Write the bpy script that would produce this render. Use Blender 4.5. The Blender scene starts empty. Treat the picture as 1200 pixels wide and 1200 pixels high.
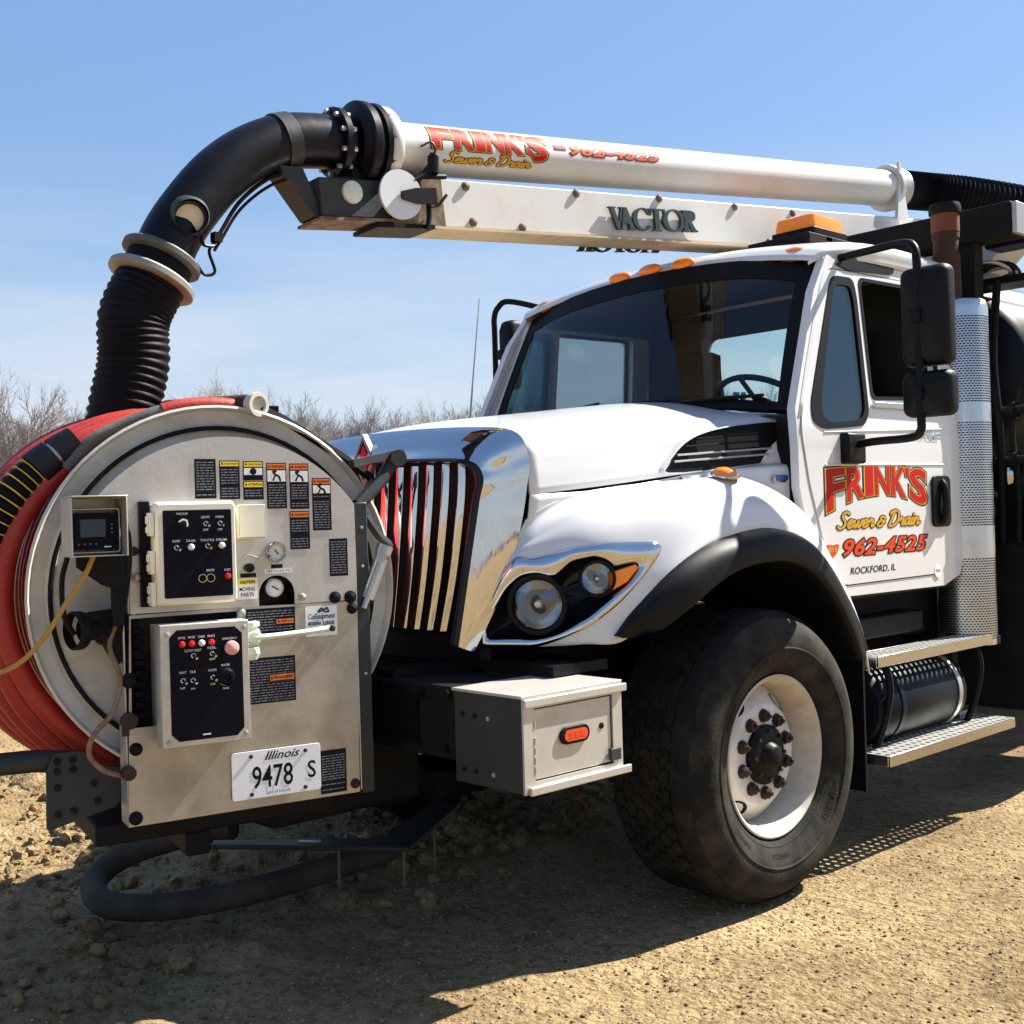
import bpy, bmesh, math, random
import numpy as np
from mathutils import Vector, Matrix, noise
from mathutils.geometry import tessellate_polygon
random.seed(4)
PI = math.pi
sc = bpy.context.scene
COL = sc.collection
# ------------------------------------------------------------------ camera, sky, sun, exposure
cam_d = bpy.data.cameras.new('camera'); cam = bpy.data.objects.new('camera', cam_d); COL.objects.link(cam)
CAMF, YAW, PITCH, ROLL = 1383.0, math.radians(-47.01), math.radians(.22), math.radians(1.67)
CAMP = Vector((3.835, -3.833, 1.512))
_f = Vector((math.sin(YAW)*math.cos(PITCH), math.cos(YAW)*math.cos(PITCH), math.sin(PITCH)))
_r = Vector((math.cos(YAW), -math.sin(YAW), 0)); _d = _f.cross(_r)
_rr = math.cos(ROLL)*_r + math.sin(ROLL)*_d; _dd = -math.sin(ROLL)*_r + math.cos(ROLL)*_d
cam.matrix_world = Matrix(((_rr.x, -_dd.x, -_f.x, CAMP.x), (_rr.y, -_dd.y, -_f.y, CAMP.y), (_rr.z, -_dd.z, -_f.z, CAMP.z), (0, 0, 0, 1)))
cam_d.sensor_width = 36; cam_d.lens = 36*CAMF/1200; cam_d.clip_end = 3000; cam_d.clip_start = .05
sc.camera = cam
SUN = Vector((.26, .88, 1.0)).normalized()            # direction towards the sun
world = bpy.data.worlds.new('World'); sc.world = world; world.use_nodes = True
wn, wl = world.node_tree.nodes, world.node_tree.links
bg = wn['Background']
sky = wn.new('ShaderNodeTexSky'); sky.sky_type = 'NISHITA'; sky.sun_disc = False
sky.sun_elevation = math.asin(SUN.z); sky.sun_rotation = math.atan2(SUN.x, SUN.y)
sky.air_density = 1.0; sky.dust_density = .4; sky.ozone_density = 3.2; sky.altitude = 250
# the photograph's processing flattens the sky: compress its brightness range everywhere alike, keeping its hue
bw = wn.new('ShaderNodeRGBToBW'); wl.new(sky.outputs[0], bw.inputs[0])
pw_ = wn.new('ShaderNodeMath'); pw_.operation = 'POWER'; pw_.inputs[1].default_value = -.5; wl.new(bw.outputs[0], pw_.inputs[0])
skc = wn.new('ShaderNodeVectorMath'); skc.operation = 'SCALE'; wl.new(sky.outputs[0], skc.inputs[0]); wl.new(pw_.outputs[0], skc.inputs[3])
tc = wn.new('ShaderNodeTexCoord'); mp = wn.new('ShaderNodeMapping'); mp.inputs['Scale'].default_value = (1.6, 1.6, 9)
wl.new(tc.outputs['Generated'], mp.inputs[0])
cn = wn.new('ShaderNodeTexNoise'); cn.inputs['Scale'].default_value = 2.2; cn.inputs['Detail'].default_value = 7; cn.inputs['Roughness'].default_value = .55
wl.new(mp.outputs[0], cn.inputs['Vector'])
crp = wn.new('ShaderNodeValToRGB'); crp.color_ramp.elements[0].position = .22; crp.color_ramp.elements[1].position = .66
crp.color_ramp.elements[1].color = (.9, .9, .9, 1)
wl.new(cn.outputs['Fac'], crp.inputs[0])
sx = wn.new('ShaderNodeSeparateXYZ'); wl.new(tc.outputs['Generated'], sx.inputs[0])
el = wn.new('ShaderNodeMapRange'); el.inputs[1].default_value = .30; el.inputs[2].default_value = .10; wl.new(sx.outputs[2], el.inputs[0])
cm = wn.new('ShaderNodeMath'); cm.operation = 'MULTIPLY'; wl.new(crp.outputs[0], cm.inputs[0]); wl.new(el.outputs[0], cm.inputs[1])
mx = wn.new('ShaderNodeMix'); mx.data_type = 'RGBA'; wl.new(cm.outputs[0], mx.inputs[0]); wl.new(skc.outputs[0], mx.inputs[6])
mx.inputs[7].default_value = (2.75, 2.95, 3.3, 1)
wl.new(mx.outputs[2], bg.inputs[0]); bg.inputs[1].default_value = .098
sd = bpy.data.lights.new('sun', 'SUN'); sd.energy = 5.0; sd.angle = math.radians(.5); sd.color = (1.0, .95, .86)
so = bpy.data.objects.new('sun', sd); COL.objects.link(so); so.rotation_euler = SUN.to_track_quat('Z', 'Y').to_euler(); so.location = (0, 0, 30)
sc.view_settings.view_transform = 'Standard'; sc.view_settings.look = 'None'; sc.view_settings.gamma = 1
sc.view_settings.use_curve_mapping = False; sc.view_settings.exposure = 1.55
# ------------------------------------------------------------------ materials
def mat(name, color, rough=.5, metal=0., coat=0., bump=0., bscale=40., dirt=None, dscale=6., damt=.5, trans=0., ior=1.45, var=0., emit=None, spec=.5):
    m = bpy.data.materials.new(name); m.use_nodes = True
    n, l = m.node_tree.nodes, m.node_tree.links
    p = n['Principled BSDF']
    p.inputs['Base Color'].default_value = (*color, 1); p.inputs['Roughness'].default_value = rough; p.inputs['Metallic'].default_value = metal
    p.inputs['Coat Weight'].default_value = coat; p.inputs['Transmission Weight'].default_value = trans; p.inputs['IOR'].default_value = ior
    p.inputs['Coat Roughness'].default_value = .06; p.inputs['Specular IOR Level'].default_value = spec
    t = n.new('ShaderNodeTexCoord')
    if bump:
        nz = n.new('ShaderNodeTexNoise'); nz.inputs['Scale'].default_value = bscale; nz.inputs['Detail'].default_value = 5
        l.new(t.outputs['Object'], nz.inputs['Vector'])
        b = n.new('ShaderNodeBump'); b.inputs['Strength'].default_value = bump; b.inputs['Distance'].default_value = .01
        l.new(nz.outputs['Fac'], b.inputs['Height']); l.new(b.outputs[0], p.inputs['Normal'])
    if dirt:
        nz = n.new('ShaderNodeTexNoise'); nz.inputs['Scale'].default_value = dscale; nz.inputs['Detail'].default_value = 8; nz.inputs['Roughness'].default_value = .65
        l.new(t.outputs['Object'], nz.inputs['Vector'])
        r = n.new('ShaderNodeValToRGB'); r.color_ramp.elements[0].position = .62-damt*.3; r.color_ramp.elements[1].position = .62+.2
        l.new(nz.outputs['Fac'], r.inputs[0])
        k = n.new('ShaderNodeMath'); k.operation = 'MULTIPLY'; k.inputs[1].default_value = damt; l.new(r.outputs[0], k.inputs[0])
        x = n.new('ShaderNodeMix'); x.data_type = 'RGBA'; l.new(k.outputs[0], x.inputs[0])
        x.inputs[6].default_value = (*color, 1); x.inputs[7].default_value = (*dirt, 1); l.new(x.outputs[2], p.inputs['Base Color'])
        rm = n.new('ShaderNodeMapRange'); rm.inputs[3].default_value = rough; rm.inputs[4].default_value = min(1, rough+.35); l.new(k.outputs[0], rm.inputs[0]); l.new(rm.outputs[0], p.inputs['Roughness'])
    return m
M = {}
M['white'] = mat('white_paint', (.60, .605, .61), .28, coat=.6, dirt=(.52, .48, .41), dscale=5, damt=.22)
M['boomwhite'] = mat('boom_white', (.58, .57, .54), .45, coat=.05, dirt=(.42, .33, .2), dscale=5, damt=.45)
M['chrome'] = mat('chrome', (.56, .565, .58), .03, 1.0)
M['chrome_worn'] = mat('worn_chrome', (.52, .51, .49), .2, 1.0, dirt=(.25, .22, .17), dscale=14, damt=.45)
M['shield'] = mat('polished_shield', (.60, .60, .59), .36, 1.0, dirt=(.38, .34, .28), dscale=9, damt=.4)
M['alu'] = mat('dull_aluminium', (.52, .50, .465), .42, .55, dirt=(.30, .25, .17), dscale=7, damt=.55, bump=.05, bscale=90)
M['alu_low'] = mat('stained_aluminium', (.43, .40, .355), .38, .7, dirt=(.20, .16, .10), dscale=4.5, damt=.7, bump=.05, bscale=70)
M['flange'] = mat('reel_flange_paint', (.52, .50, .45), .45, .0, dirt=(.22, .17, .10), dscale=8, damt=.6, bump=.08, bscale=40)
M['cream'] = mat('cream_enclosure', (.72, .68, .56), .45, dirt=(.45, .38, .25), dscale=9, damt=.4)
M['panelblack'] = mat('black_faceplate', (.004, .004, .009), .45, spec=.1)
M['black'] = mat('black_paint', (.006, .006, .007), .45, spec=.15, bump=.05, bscale=60)
M['dusty'] = mat('dusty_black_steel', (.009, .009, .010), .6, dirt=(.03, .026, .02), dscale=5, damt=.5, bump=.15, bscale=40, spec=.12)
M['plastic'] = mat('black_trim_plastic', (.005, .005, .007), .5, spec=.2, dirt=(.02, .02, .02), dscale=6, damt=.4)
M['rubber'] = mat('tyre_rubber', (.010, .0095, .009), .8, spec=.2, dirt=(.095, .08, .055), dscale=5, damt=.75, bump=.2, bscale=60)
M['tread'] = mat('tyre_tread', (.013, .0125, .012), .85, spec=.15, dirt=(.06, .052, .038), dscale=9, damt=.6, bump=.3, bscale=90)
M['rim'] = mat('white_wheel_paint', (.70, .69, .66), .4, dirt=(.30, .22, .13), dscale=7, damt=.85)
M['rimbarrel'] = mat('dusty_rim_barrel', (.58, .53, .45), .5, dirt=(.28, .20, .11), dscale=9, damt=.75)  # dust tan, with the shade inside the barrel darkened into the colour
M['rust'] = mat('rust', (.045, .020, .011), .85, dirt=(.02, .012, .010), dscale=14, damt=.8, bump=.4, bscale=60)
M['nut'] = mat('rusty_nut', (.035, .018, .015), .6, .3, bump=.2)
M['hose'] = mat('black_hose', (.005, .005, .007), .55, bump=.15, bscale=40, dirt=(.018, .017, .016), damt=.4, spec=.12)
M['elbow'] = mat('black_elbow_paint', (.004, .004, .007), .36, spec=.25, dirt=(.014, .014, .013), damt=.4, bump=.06, bscale=25)
M['red'] = mat('red_hose', (.55, .016, .008), .38, dirt=(.22, .05, .035), dscale=7, damt=.55, bump=.1, bscale=50)
M['redworn'] = mat('worn_red_hose', (.36, .024, .014), .5, dirt=(.34, .13, .09), dscale=9, damt=.45, bump=.2, bscale=60)
M['greyhose'] = mat('grey_hose_end', (.10, .09, .08), .7, dirt=(.25, .2, .16), damt=.6, bump=.2)
M['yellow'] = mat('yellow_stripe', (.55, .40, .03), .5, dirt=(.15, .12, .04), dscale=20, damt=.5)
M['rope'] = mat('yellow_rope', (.42, .25, .06), .8, bump=.5, bscale=200)
M['cable'] = mat('brown_cable', (.16, .09, .05), .7, dirt=(.4, .3, .2), dscale=30, damt=.7)
M['amber'] = mat('amber_lens', (.95, .24, .004), .2, coat=.6)
M['amberdark'] = mat('amber_lens_dark', (.80, .14, .01), .2, coat=.6)
M['redlens'] = mat('red_lens', (.62, .05, .012), .2, coat=.8)
M['lens'] = mat('clear_lens', (.9, .92, .95), .02, trans=1.0)
M['silver'] = mat('silver_reflector', (.45, .47, .50), .06, 1.0)
M['clampgrey'] = mat('weathered_clamp', (.30, .30, .27), .55, .5, dirt=(.10, .09, .07), dscale=12, damt=.6)
M['flangegrey'] = mat('weathered_flange', (.085, .085, .075), .55, .3, dirt=(.22, .19, .14), dscale=12, damt=.5)
M['dustyhose'] = mat('dusty_hose', (.035, .033, .03), .8, dirt=(.11, .095, .075), dscale=6, damt=.8, bump=.3, bscale=50, spec=.1)
M['housing'] = mat('lamp_housing', (.012, .013, .017), .22, .3, spec=.3)
M['steel'] = mat('grey_steel', (.42, .42, .40), .4, .6, dirt=(.2, .17, .12), damt=.5)
M['gasket'] = mat('grey_gasket', (.30, .30, .27), .6, dirt=(.15, .12, .08), damt=.6)
M['darkgrey'] = mat('dark_grey_paint', (.026, .029, .031), .5, spec=.35, dirt=(.06, .055, .045), damt=.5, bump=.1)
M['tank'] = mat('dark_tank', (.005, .007, .014), .45, spec=.12, dirt=(.02, .02, .02), damt=.4)
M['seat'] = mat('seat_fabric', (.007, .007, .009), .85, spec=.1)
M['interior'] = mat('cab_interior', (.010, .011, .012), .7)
M['label'] = mat('label_black', (.007, .008, .014), .5, spec=.12)
M['labelwhite'] = mat('label_white', (.75, .75, .73), .5)
M['print'] = mat('label_print', (.17, .17, .19), .5)
M['orange'] = mat('label_orange', (.75, .17, .02), .45)
M['labelyellow'] = mat('label_yellow', (.78, .58, .03), .45)
M['platewhite'] = mat('plate_white', (.78, .80, .84), .35)
M['ink'] = mat('ink', (.006, .006, .008), .5, spec=.15)
M['blueink'] = mat('blue_ink', (.02, .03, .09), .4)
M['letred'] = mat('letter_red', (.42, .008, .008), .5, spec=.15)
M['letgold'] = mat('letter_gold', (.52, .29, .03), .5, spec=.15)
M['letorange'] = mat('letter_orange', (.58, .055, .010), .5, spec=.15)
M['sign'] = mat('sign_black_green', (.012, .028, .028), .4)
M['screen'] = mat('dark_screen', (.015, .035, .075), .15)
M['pink'] = mat('faded_button', (.68, .32, .28), .5)
M['redbtn'] = mat('red_indicator', (.6, .015, .02), .2, coat=.5)
M['whitebtn'] = mat('white_indicator', (.7, .7, .68), .3)
M['gauge'] = mat('gauge_face', (.66, .62, .54), .3)
M['valve'] = mat('pale_valve', (.62, .66, .56), .5, dirt=(.2, .22, .14), damt=.6)
M['badge'] = mat('blue_badge', (.03, .10, .32), .25, coat=.5)
M['mirror'] = mat('mirror_glass', (.9, .9, .9), .01, 1.0)
M['sticker'] = mat('sticker_blue', (.05, .16, .42), .4)
M['stickergreen'] = mat('sticker_green', (.05, .30, .16), .4)
M['bluegrey'] = mat('light_grey_body', (.50, .53, .57), .4, coat=.2)
M['grime'] = mat('oily_grime', (.10, .06, .03), .7, dirt=(.5, .42, .3), dscale=18, damt=.6)
def glass(name, tint, refl=.1):
    m = bpy.data.materials.new(name); m.use_nodes = True
    n, l = m.node_tree.nodes, m.node_tree.links
    n.remove(n['Principled BSDF'])
    t = n.new('ShaderNodeBsdfTransparent'); t.inputs[0].default_value = (*tint, 1)
    g = n.new('ShaderNodeBsdfGlossy'); g.inputs['Roughness'].default_value = .01; g.inputs[0].default_value = (.9, .95, 1, 1)
    fr = n.new('ShaderNodeFresnel'); fr.inputs[0].default_value = 1.45
    mm = n.new('ShaderNodeMath'); mm.operation = 'MULTIPLY_ADD'; mm.inputs[1].default_value = .8; mm.inputs[2].default_value = refl*.1; l.new(fr.outputs[0], mm.inputs[0])
    x = n.new('ShaderNodeMixShader'); l.new(mm.outputs[0], x.inputs[0]); l.new(t.outputs[0], x.inputs[1]); l.new(g.outputs[0], x.inputs[2])
    l.new(x.outputs[0], n['Material Output'].inputs[0])
    return m
M['glass'] = glass('tinted_glass', (.86, .93, .92)); M['glass2'] = glass('side_glass', (.93, .98, .97)); M['ventglass'] = glass('vent_glass', (.24, .38, .39), .3); M['clear'] = glass('lamp_glass', (.97, .97, .97))
# ------------------------------------------------------------------ mesh builder
class Frame:
    def __init__(s, o=(0, 0, 0), ex=(1, 0, 0), ey=(0, 1, 0), ez=(0, 0, 1)):
        s.o, s.ex, s.ey, s.ez = Vector(o), Vector(ex), Vector(ey), Vector(ez)
    def __call__(s, p): return s.o + s.ex*p[0] + s.ey*p[1] + s.ez*p[2]
WORLD = Frame()
def crv(P, n=8, closed=False):
    P = [Vector(p) for p in P]
    if len(P) < 3 and not closed: return [P[0].lerp(P[-1], i/n) for i in range(n+1)]
    Q = [P[-1]]+P+[P[0], P[1]] if closed else [2*P[0]-P[1]]+P+[2*P[-1]-P[-2]]
    o = []
    for i in range(1, len(Q)-2):
        a, b, c, d = Q[i-1], Q[i], Q[i+1], Q[i+2]
        for k in range(n):
            t = k/n; o.append(.5*(2*b+(c-a)*t+(2*a-5*b+4*c-d)*t*t+(3*b-a-3*c+d)*t**3))
    if not closed: o.append(P[-1])
    return o
class MB:
    def __init__(s, frame=WORLD): s.v, s.f, s.m, s.fr, s.mi = [], [], [], frame, 0
    def add(s, vs, fs):
        b = len(s.v); s.v += [s.fr(p) for p in vs]
        for f in fs: s.f.append([b+i for i in f]); s.m.append(s.mi)
        return s
    def box(s, a, b):
        x0, y0, z0 = a; x1, y1, z1 = b
        return s.add([(x, y, z) for x in (x0, x1) for y in (y0, y1) for z in (z0, z1)], [(0, 1, 3, 2), (4, 6, 7, 5), (0, 4, 5, 1), (2, 3, 7, 6), (0, 2, 6, 4), (1, 5, 7, 3)])
    def tube(s, path, r, n=12, caps=True, closed=False):
        P = [Vector(p) for p in path]; N = len(P); R = r if hasattr(r, '__len__') else [r]*N
        T = []
        for i in range(N):
            a = P[i-1] if i or closed else P[0]; c = P[(i+1) % N] if i < N-1 or closed else P[-1]
            T.append((c-a).normalized())
        u = T[0].orthogonal().normalized(); vs = []
        for i in range(N):
            u = (u-T[i]*u.dot(T[i]))
            u = u.normalized() if u.length > 1e-6 else T[i].orthogonal().normalized()
            w = T[i].cross(u)
            vs += [P[i]+(u*math.cos(2*PI*k/n)+w*math.sin(2*PI*k/n))*R[i] for k in range(n)]
        fs = []
        for i in range(N if closed else N-1):
            j = (i+1) % N
            fs += [(i*n+k, i*n+(k+1) % n, j*n+(k+1) % n, j*n+k) for k in range(n)]
        if caps and not closed: fs += [tuple(range(n))[::-1], tuple((N-1)*n+k for k in range(n))]
        return s.add(vs, fs)
    def cyl(s, a, b, r, n=16, r2=None): return s.tube([a, b], [r, r if r2 is None else r2], n)
    def lathe(s, prof, o, ax, n=48, close=False):
        o = Vector(o); ax = Vector(ax).normalized(); u = ax.orthogonal().normalized(); w = ax.cross(u); vs = []
        for d, r in prof: vs += [o+ax*d+(u*math.cos(2*PI*k/n)+w*math.sin(2*PI*k/n))*r for k in range(n)]
        L = len(prof); fs = []
        for i in range(L if close else L-1):
            j = (i+1) % L; fs += [(i*n+k, i*n+(k+1) % n, j*n+(k+1) % n, j*n+k) for k in range(n)]
        return s.add(vs, fs)
    def loft(s, rows, nu=6, nv=4, smooth=True):
        R = [crv(r, nu) if smooth else [Vector(p) for p in r] for r in rows]
        if nv > 1: cols = [crv(c, nv) for c in zip(*R)]
        else: cols = [list(c) for c in zip(*R)]
        nr, ncol = len(cols[0]), len(cols)
        return s.add([p for c in cols for p in c], [(i*nr+j, i*nr+j+1, (i+1)*nr+j+1, (i+1)*nr+j) for i in range(ncol-1) for j in range(nr-1)])
    def ring(s, rows):          # closed rings of equal length, strip between them
        n = len(rows[0]); return s.add([p for r in rows for p in r], [(i*n+k, i*n+(k+1) % n, (i+1)*n+(k+1) % n, (i+1)*n+k) for i in range(len(rows)-1) for k in range(n)])
    def plate(s, outer, holes=(), fn=None, th=.01):   # 2-D outline with holes; fn(a, b, t) -> point, t in 0..1 through the thickness
        loops = [list(outer)]+[list(h) for h in holes]
        flat = [p for l in loops for p in l]
        tri = tessellate_polygon([[Vector((p[0], p[1], 0)) for p in l] for l in loops])
        n = len(flat); vs = [fn(p[0], p[1], 0) for p in flat]+[fn(p[0], p[1], 1) for p in flat]
        fs = [tuple(t) for t in tri]+[tuple(i+n for i in t)[::-1] for t in tri]; b = 0
        for l in loops:
            k = len(l); fs += [(b+i, b+(i+1) % k, n+b+(i+1) % k, n+b+i) for i in range(k)]; b += k
        return s.add(vs, fs)
    def build(s, name, m, parent=None, ang=35, bevel=0, label=None, kind=None, solid=0):
        me = bpy.data.meshes.new(name); me.from_pydata([tuple(v) for v in s.v], [], s.f)
        for x in (m if isinstance(m, (list, tuple)) else [m]): me.materials.append(M[x])
        me.polygons.foreach_set('material_index', s.m)
        bm = bmesh.new(); bm.from_mesh(me); bmesh.ops.recalc_face_normals(bm, faces=bm.faces); bm.to_mesh(me); bm.free()
        if ang: me.shade_smooth(); me.set_sharp_from_angle(angle=math.radians(ang))
        o = bpy.data.objects.new(name, me); COL.objects.link(o)
        if parent: o.parent = parent
        if solid: q = o.modifiers.new('solid', 'SOLIDIFY'); q.thickness = solid; q.offset = -1
        if bevel: q = o.modifiers.new('bevel', 'BEVEL'); q.width = bevel; q.segments = 2; q.limit_method = 'ANGLE'; q.angle_limit = math.radians(40)
        if label: o['label'] = label
        if kind: o['kind'] = kind
        return o
def tag(o, label, cat, group=None):
    o['label'] = label; o['category'] = cat
    if group: o['group'] = group
    return o
def arc(c, r, a0, a1, n): return [(c[0]+r*math.cos(a0+(a1-a0)*i/n), c[1]+r*math.sin(a0+(a1-a0)*i/n)) for i in range(n+1)]
def rrect(a0, b0, a1, b1, r, n=4):
    o = []
    for cx, cy, s in ((a1-r, b1-r, 0), (a0+r, b1-r, 1), (a0+r, b0+r, 2), (a1-r, b0+r, 3)): o += arc((cx, cy), r, s*PI/2, (s+1)*PI/2, n)
    return o
_tc = {}
def glyphs(s, bold=0., shear=0., space=1., cuts=0):
    k = (s, bold, shear, space, cuts)
    if k in _tc: return _tc[k]
    c = bpy.data.curves.new('t', 'FONT'); c.body = s; c.size = 1; c.offset = bold; c.shear = shear; c.space_character = space; c.resolution_u = 3
    o = bpy.data.objects.new('t', c); COL.objects.link(o); bpy.context.view_layer.update()
    me = bpy.data.meshes.new_from_object(o.evaluated_get(bpy.context.evaluated_depsgraph_get()))
    if cuts:
        bm = bmesh.new(); bm.from_mesh(me); lo_, hi_ = min(v.co.y for v in bm.verts), max(v.co.y for v in bm.verts)
        for i in range(1, cuts): bmesh.ops.bisect_plane(bm, geom=bm.verts[:]+bm.edges[:]+bm.faces[:], plane_co=(0, lo_+(hi_-lo_)*i/cuts, 0), plane_no=(0, 1, 0))
        bm.to_mesh(me); bm.free()
    r = ([tuple(v.co)[:2] for v in me.vertices], [tuple(p.vertices) for p in me.polygons])
    bpy.data.objects.remove(o); bpy.data.curves.remove(c); bpy.data.meshes.remove(me); _tc[k] = r
    return r
def text(mb, s, fn, bold=0., shear=0., space=1., box=None, cuts=0):
    """lettering: fn(a, b) -> point with a, b in 0..1 over the text's own bounding box (box taken from the plain text so outlines line up)"""
    vs, fs = glyphs(s, bold, shear, space, cuts); bs = glyphs(s, 0, shear, space)[0] if box is None else box
    x0, x1 = min(p[0] for p in bs), max(p[0] for p in bs); y0, y1 = min(p[1] for p in bs), max(p[1] for p in bs)
    mb.add([fn((p[0]-x0)/(x1-x0), (p[1]-y0)/(y1-y0)) for p in vs], fs)
def ribbon(mb, pts, w, fn, lift=[0]):      # a brush stroke of width w; fn(a, b, lift)
    for (a, b) in zip(pts[:-1], pts[1:]):
        dx, dy = b[0]-a[0], b[1]-a[1]; L = math.hypot(dx, dy) or 1; nx, ny = -dy/L*w/2, dx/L*w/2; lift[0] = (lift[0]+1) % 60; h = lift[0]*1.2e-5
        mb.add([fn(a[0]+nx, a[1]+ny, h), fn(b[0]+nx, b[1]+ny, h), fn(b[0]-nx, b[1]-ny, h), fn(a[0]-nx, a[1]-ny, h)], [(0, 1, 2, 3)])
    for a in pts:
        lift[0] = (lift[0]+1) % 60; h = lift[0]*1.2e-5
        mb.add([fn(a[0]+w/2*math.cos(k*PI/4), a[1]+w/2*math.sin(k*PI/4), h) for k in range(8)], [tuple(range(8))])
SCRIPT = {'S': (.62, [[(.58, .88), (.45, 1), (.25, .95), (.17, .78), (.25, .6), (.42, .42), (.46, .22), (.34, .03), (.14, 0), (0, .12)]]),
 'e': (.42, [[(.02, .2), (.2, .26), (.31, .36), (.26, .48), (.14, .48), (.05, .3), (.07, .08), (.2, 0), (.4, .14)]]),
 'w': (.62, [[(.02, .46), (.05, .12), (.13, .01), (.24, .2), (.29, .42), (.3, .1), (.38, .01), (.5, .2), (.53, .46), (.6, .42)]]),
 'r': (.40, [[(.02, .3), (.1, .52), (.14, .4), (.28, .44), (.24, .12), (.3, .01), (.4, .12)]]),
 '&': (.62, [[(.5, .5), (.36, .62), (.2, .58), (.2, .44), (.32, .36), (.12, .3), (.06, .1), (.2, 0), (.36, .06), (.46, .36), (.42, .26), (.54, .26)]]),
 'D': (.78, [[(.26, .92), (.16, .4), (.08, .02), (.3, -.02), (.56, .14), (.68, .5), (.58, .86), (.34, 1), (.08, .92), (.02, .78)]]),
 'a': (.48, [[(.34, .42), (.2, .48), (.06, .34), (.04, .1), (.16, 0), (.28, .16), (.36, .46), (.33, .1), (.4, .01), (.48, .12)]]),
 'i': (.22, [[(.08, .46), (.05, .1), (.11, .01), (.22, .12)], [(.13, .66), (.14, .68)]]),
 'n': (.54, [[(.05, .46), (.03, .01), (.1, .34), (.24, .48), (.32, .38), (.31, .1), (.38, .01), (.52, .14)]]), ' ': (.22, [])}
def script(mb, s, w, fn, shear=.28):
    tot = sum(SCRIPT[c][0] for c in s); x = 0
    for c in s:
        ad, st = SCRIPT[c]
        for q in st:
            q2 = [((x+p[0]+shear*p[1])/tot, p[1]) for p in ([(v.x, v.y) for v in crv([(a, b, 0) for a, b in q], 3)] if len(q) > 2 else q)]
            # stroke width in units of letter height: convert by sampling in a square space
            ribbon(mb, [(a*tot, b) for a, b in q2], w, lambda a, b, h: fn(a/tot, b, h))
        x += ad
# ------------------------------------------------------------------ setting: ground
def gz(x, y):
    v = .030*noise.noise((x*.45, y*.45, 1.3))+.020*noise.noise((x*1.7, y*1.7, 4.1))+.009*noise.noise((x*6, y*6, 7.7))
    d = math.hypot(x-1.05, (y)*.9)
    return v*min(1, max(.25, d/1.2))-.012
def axis_pts(lo, hi, a, b, fine, n):
    o = list(np.arange(a, b, fine)); k = 1.0; p = a
    left = [a-((i/n)**3)*(a-lo) for i in range(n, 0, -1)]; right = [b+((i/n)**3)*(hi-b) for i in range(n+1)]
    return left+o+right
XS = axis_pts(-900, 900, -4.5, 3.4, .035, 26); YS = axis_pts(-900, 900, -3.6, 5.0, .035, 26)
def surf(x, y):
    far = max(abs(x), abs(y)); z = gz(x, y)
    if (x < .2 or y < -1.2) and far < 40:      # churned earth in front of and beyond the truck
        k = min(1, max(0, (.35-x)/.6 if y > -1.2 else (.7-x)/.7))
        if k > 0:
            r = noise.multi_fractal((x*2.6, y*2.6, .7), .8, 2.1, 5)-1.0
            z += k*(.055*r+.020*noise.noise((x*9, y*9, 2.2))+.016*abs(noise.noise((x*15, y*15, 5.2))))
            if y > -1.2: z += .05*k
    if far > 12: z = z*.5+.35*noise.noise((x*.01, y*.01, 3))*min(1, (far-12)/60)
    return z
vs = [(x, y, surf(x, y)) for x in XS for y in YS]
ny = len(YS)
gm = bpy.data.meshes.new('ground'); gm.from_pydata(vs, [], [(i*ny+j, (i+1)*ny+j, (i+1)*ny+j+1, i*ny+j+1) for i in range(len(XS)-1) for j in range(ny-1)])
gm.shade_smooth()
g = bpy.data.materials.new('dry_earth'); g.use_nodes = True; n, l = g.node_tree.nodes, g.node_tree.links; p = n['Principled BSDF']
p.inputs['Roughness'].default_value = .95; p.inputs['Specular IOR Level'].default_value = .15
t = n.new('ShaderNodeTexCoord')
def nz(scale, det, rough=.6):
    q = n.new('ShaderNodeTexNoise'); q.inputs['Scale'].default_value = scale; q.inputs['Detail'].default_value = det; q.inputs['Roughness'].default_value = rough; l.new(t.outputs['Object'], q.inputs['Vector']); return q
a1, a2, a3 = nz(1.1, 6), nz(22, 8, .7), nz(75, 4, .6)
r1 = n.new('ShaderNodeValToRGB'); e = r1.color_ramp.elements; e[0].position = .30; e[0].color = (.205, .14, .068, 1); e[1].position = .72; e[1].color = (.46, .34, .178, 1)
l.new(a1.outputs['Fac'], r1.inputs[0])
r2 = n.new('ShaderNodeValToRGB'); e = r2.color_ramp.elements; e[0].position = .33; e[0].color = (.42, .36, .30, 1); e[1].position = .56; e[1].color = (1, 1, 1, 1); l.new(a2.outputs['Fac'], r2.inputs[0])
x1 = n.new('ShaderNodeMix'); x1.data_type = 'RGBA'; x1.blend_type = 'MULTIPLY'; x1.inputs[0].default_value = .9; l.new(r1.outputs[0], x1.inputs[6]); l.new(r2.outputs[0], x1.inputs[7])
vo = n.new('ShaderNodeTexVoronoi'); vo.inputs['Scale'].default_value = 42; l.new(t.outputs['Object'], vo.inputs['Vector'])
l.new(x1.outputs[2], p.inputs['Base Color'])
ad = n.new('ShaderNodeMath'); ad.operation = 'MULTIPLY_ADD'; ad.inputs[1].default_value = .6; l.new(a3.outputs['Fac'], ad.inputs[0]); l.new(a2.outputs['Fac'], ad.inputs[2])
ad2 = n.new('ShaderNodeMath'); ad2.operation = 'MULTIPLY_ADD'; ad2.inputs[1].default_value = -.5; l.new(vo.outputs['Distance'], ad2.inputs[0]); l.new(ad.outputs[0], ad2.inputs[2])
bp = n.new('ShaderNodeBump'); bp.inputs['Strength'].default_value = .8; bp.inputs['Distance'].default_value = .035; l.new(ad2.outputs[0], bp.inputs['Height']); l.new(bp.outputs[0], p.inputs['Normal'])
M['ground'] = g; gm.materials.append(g)
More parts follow.
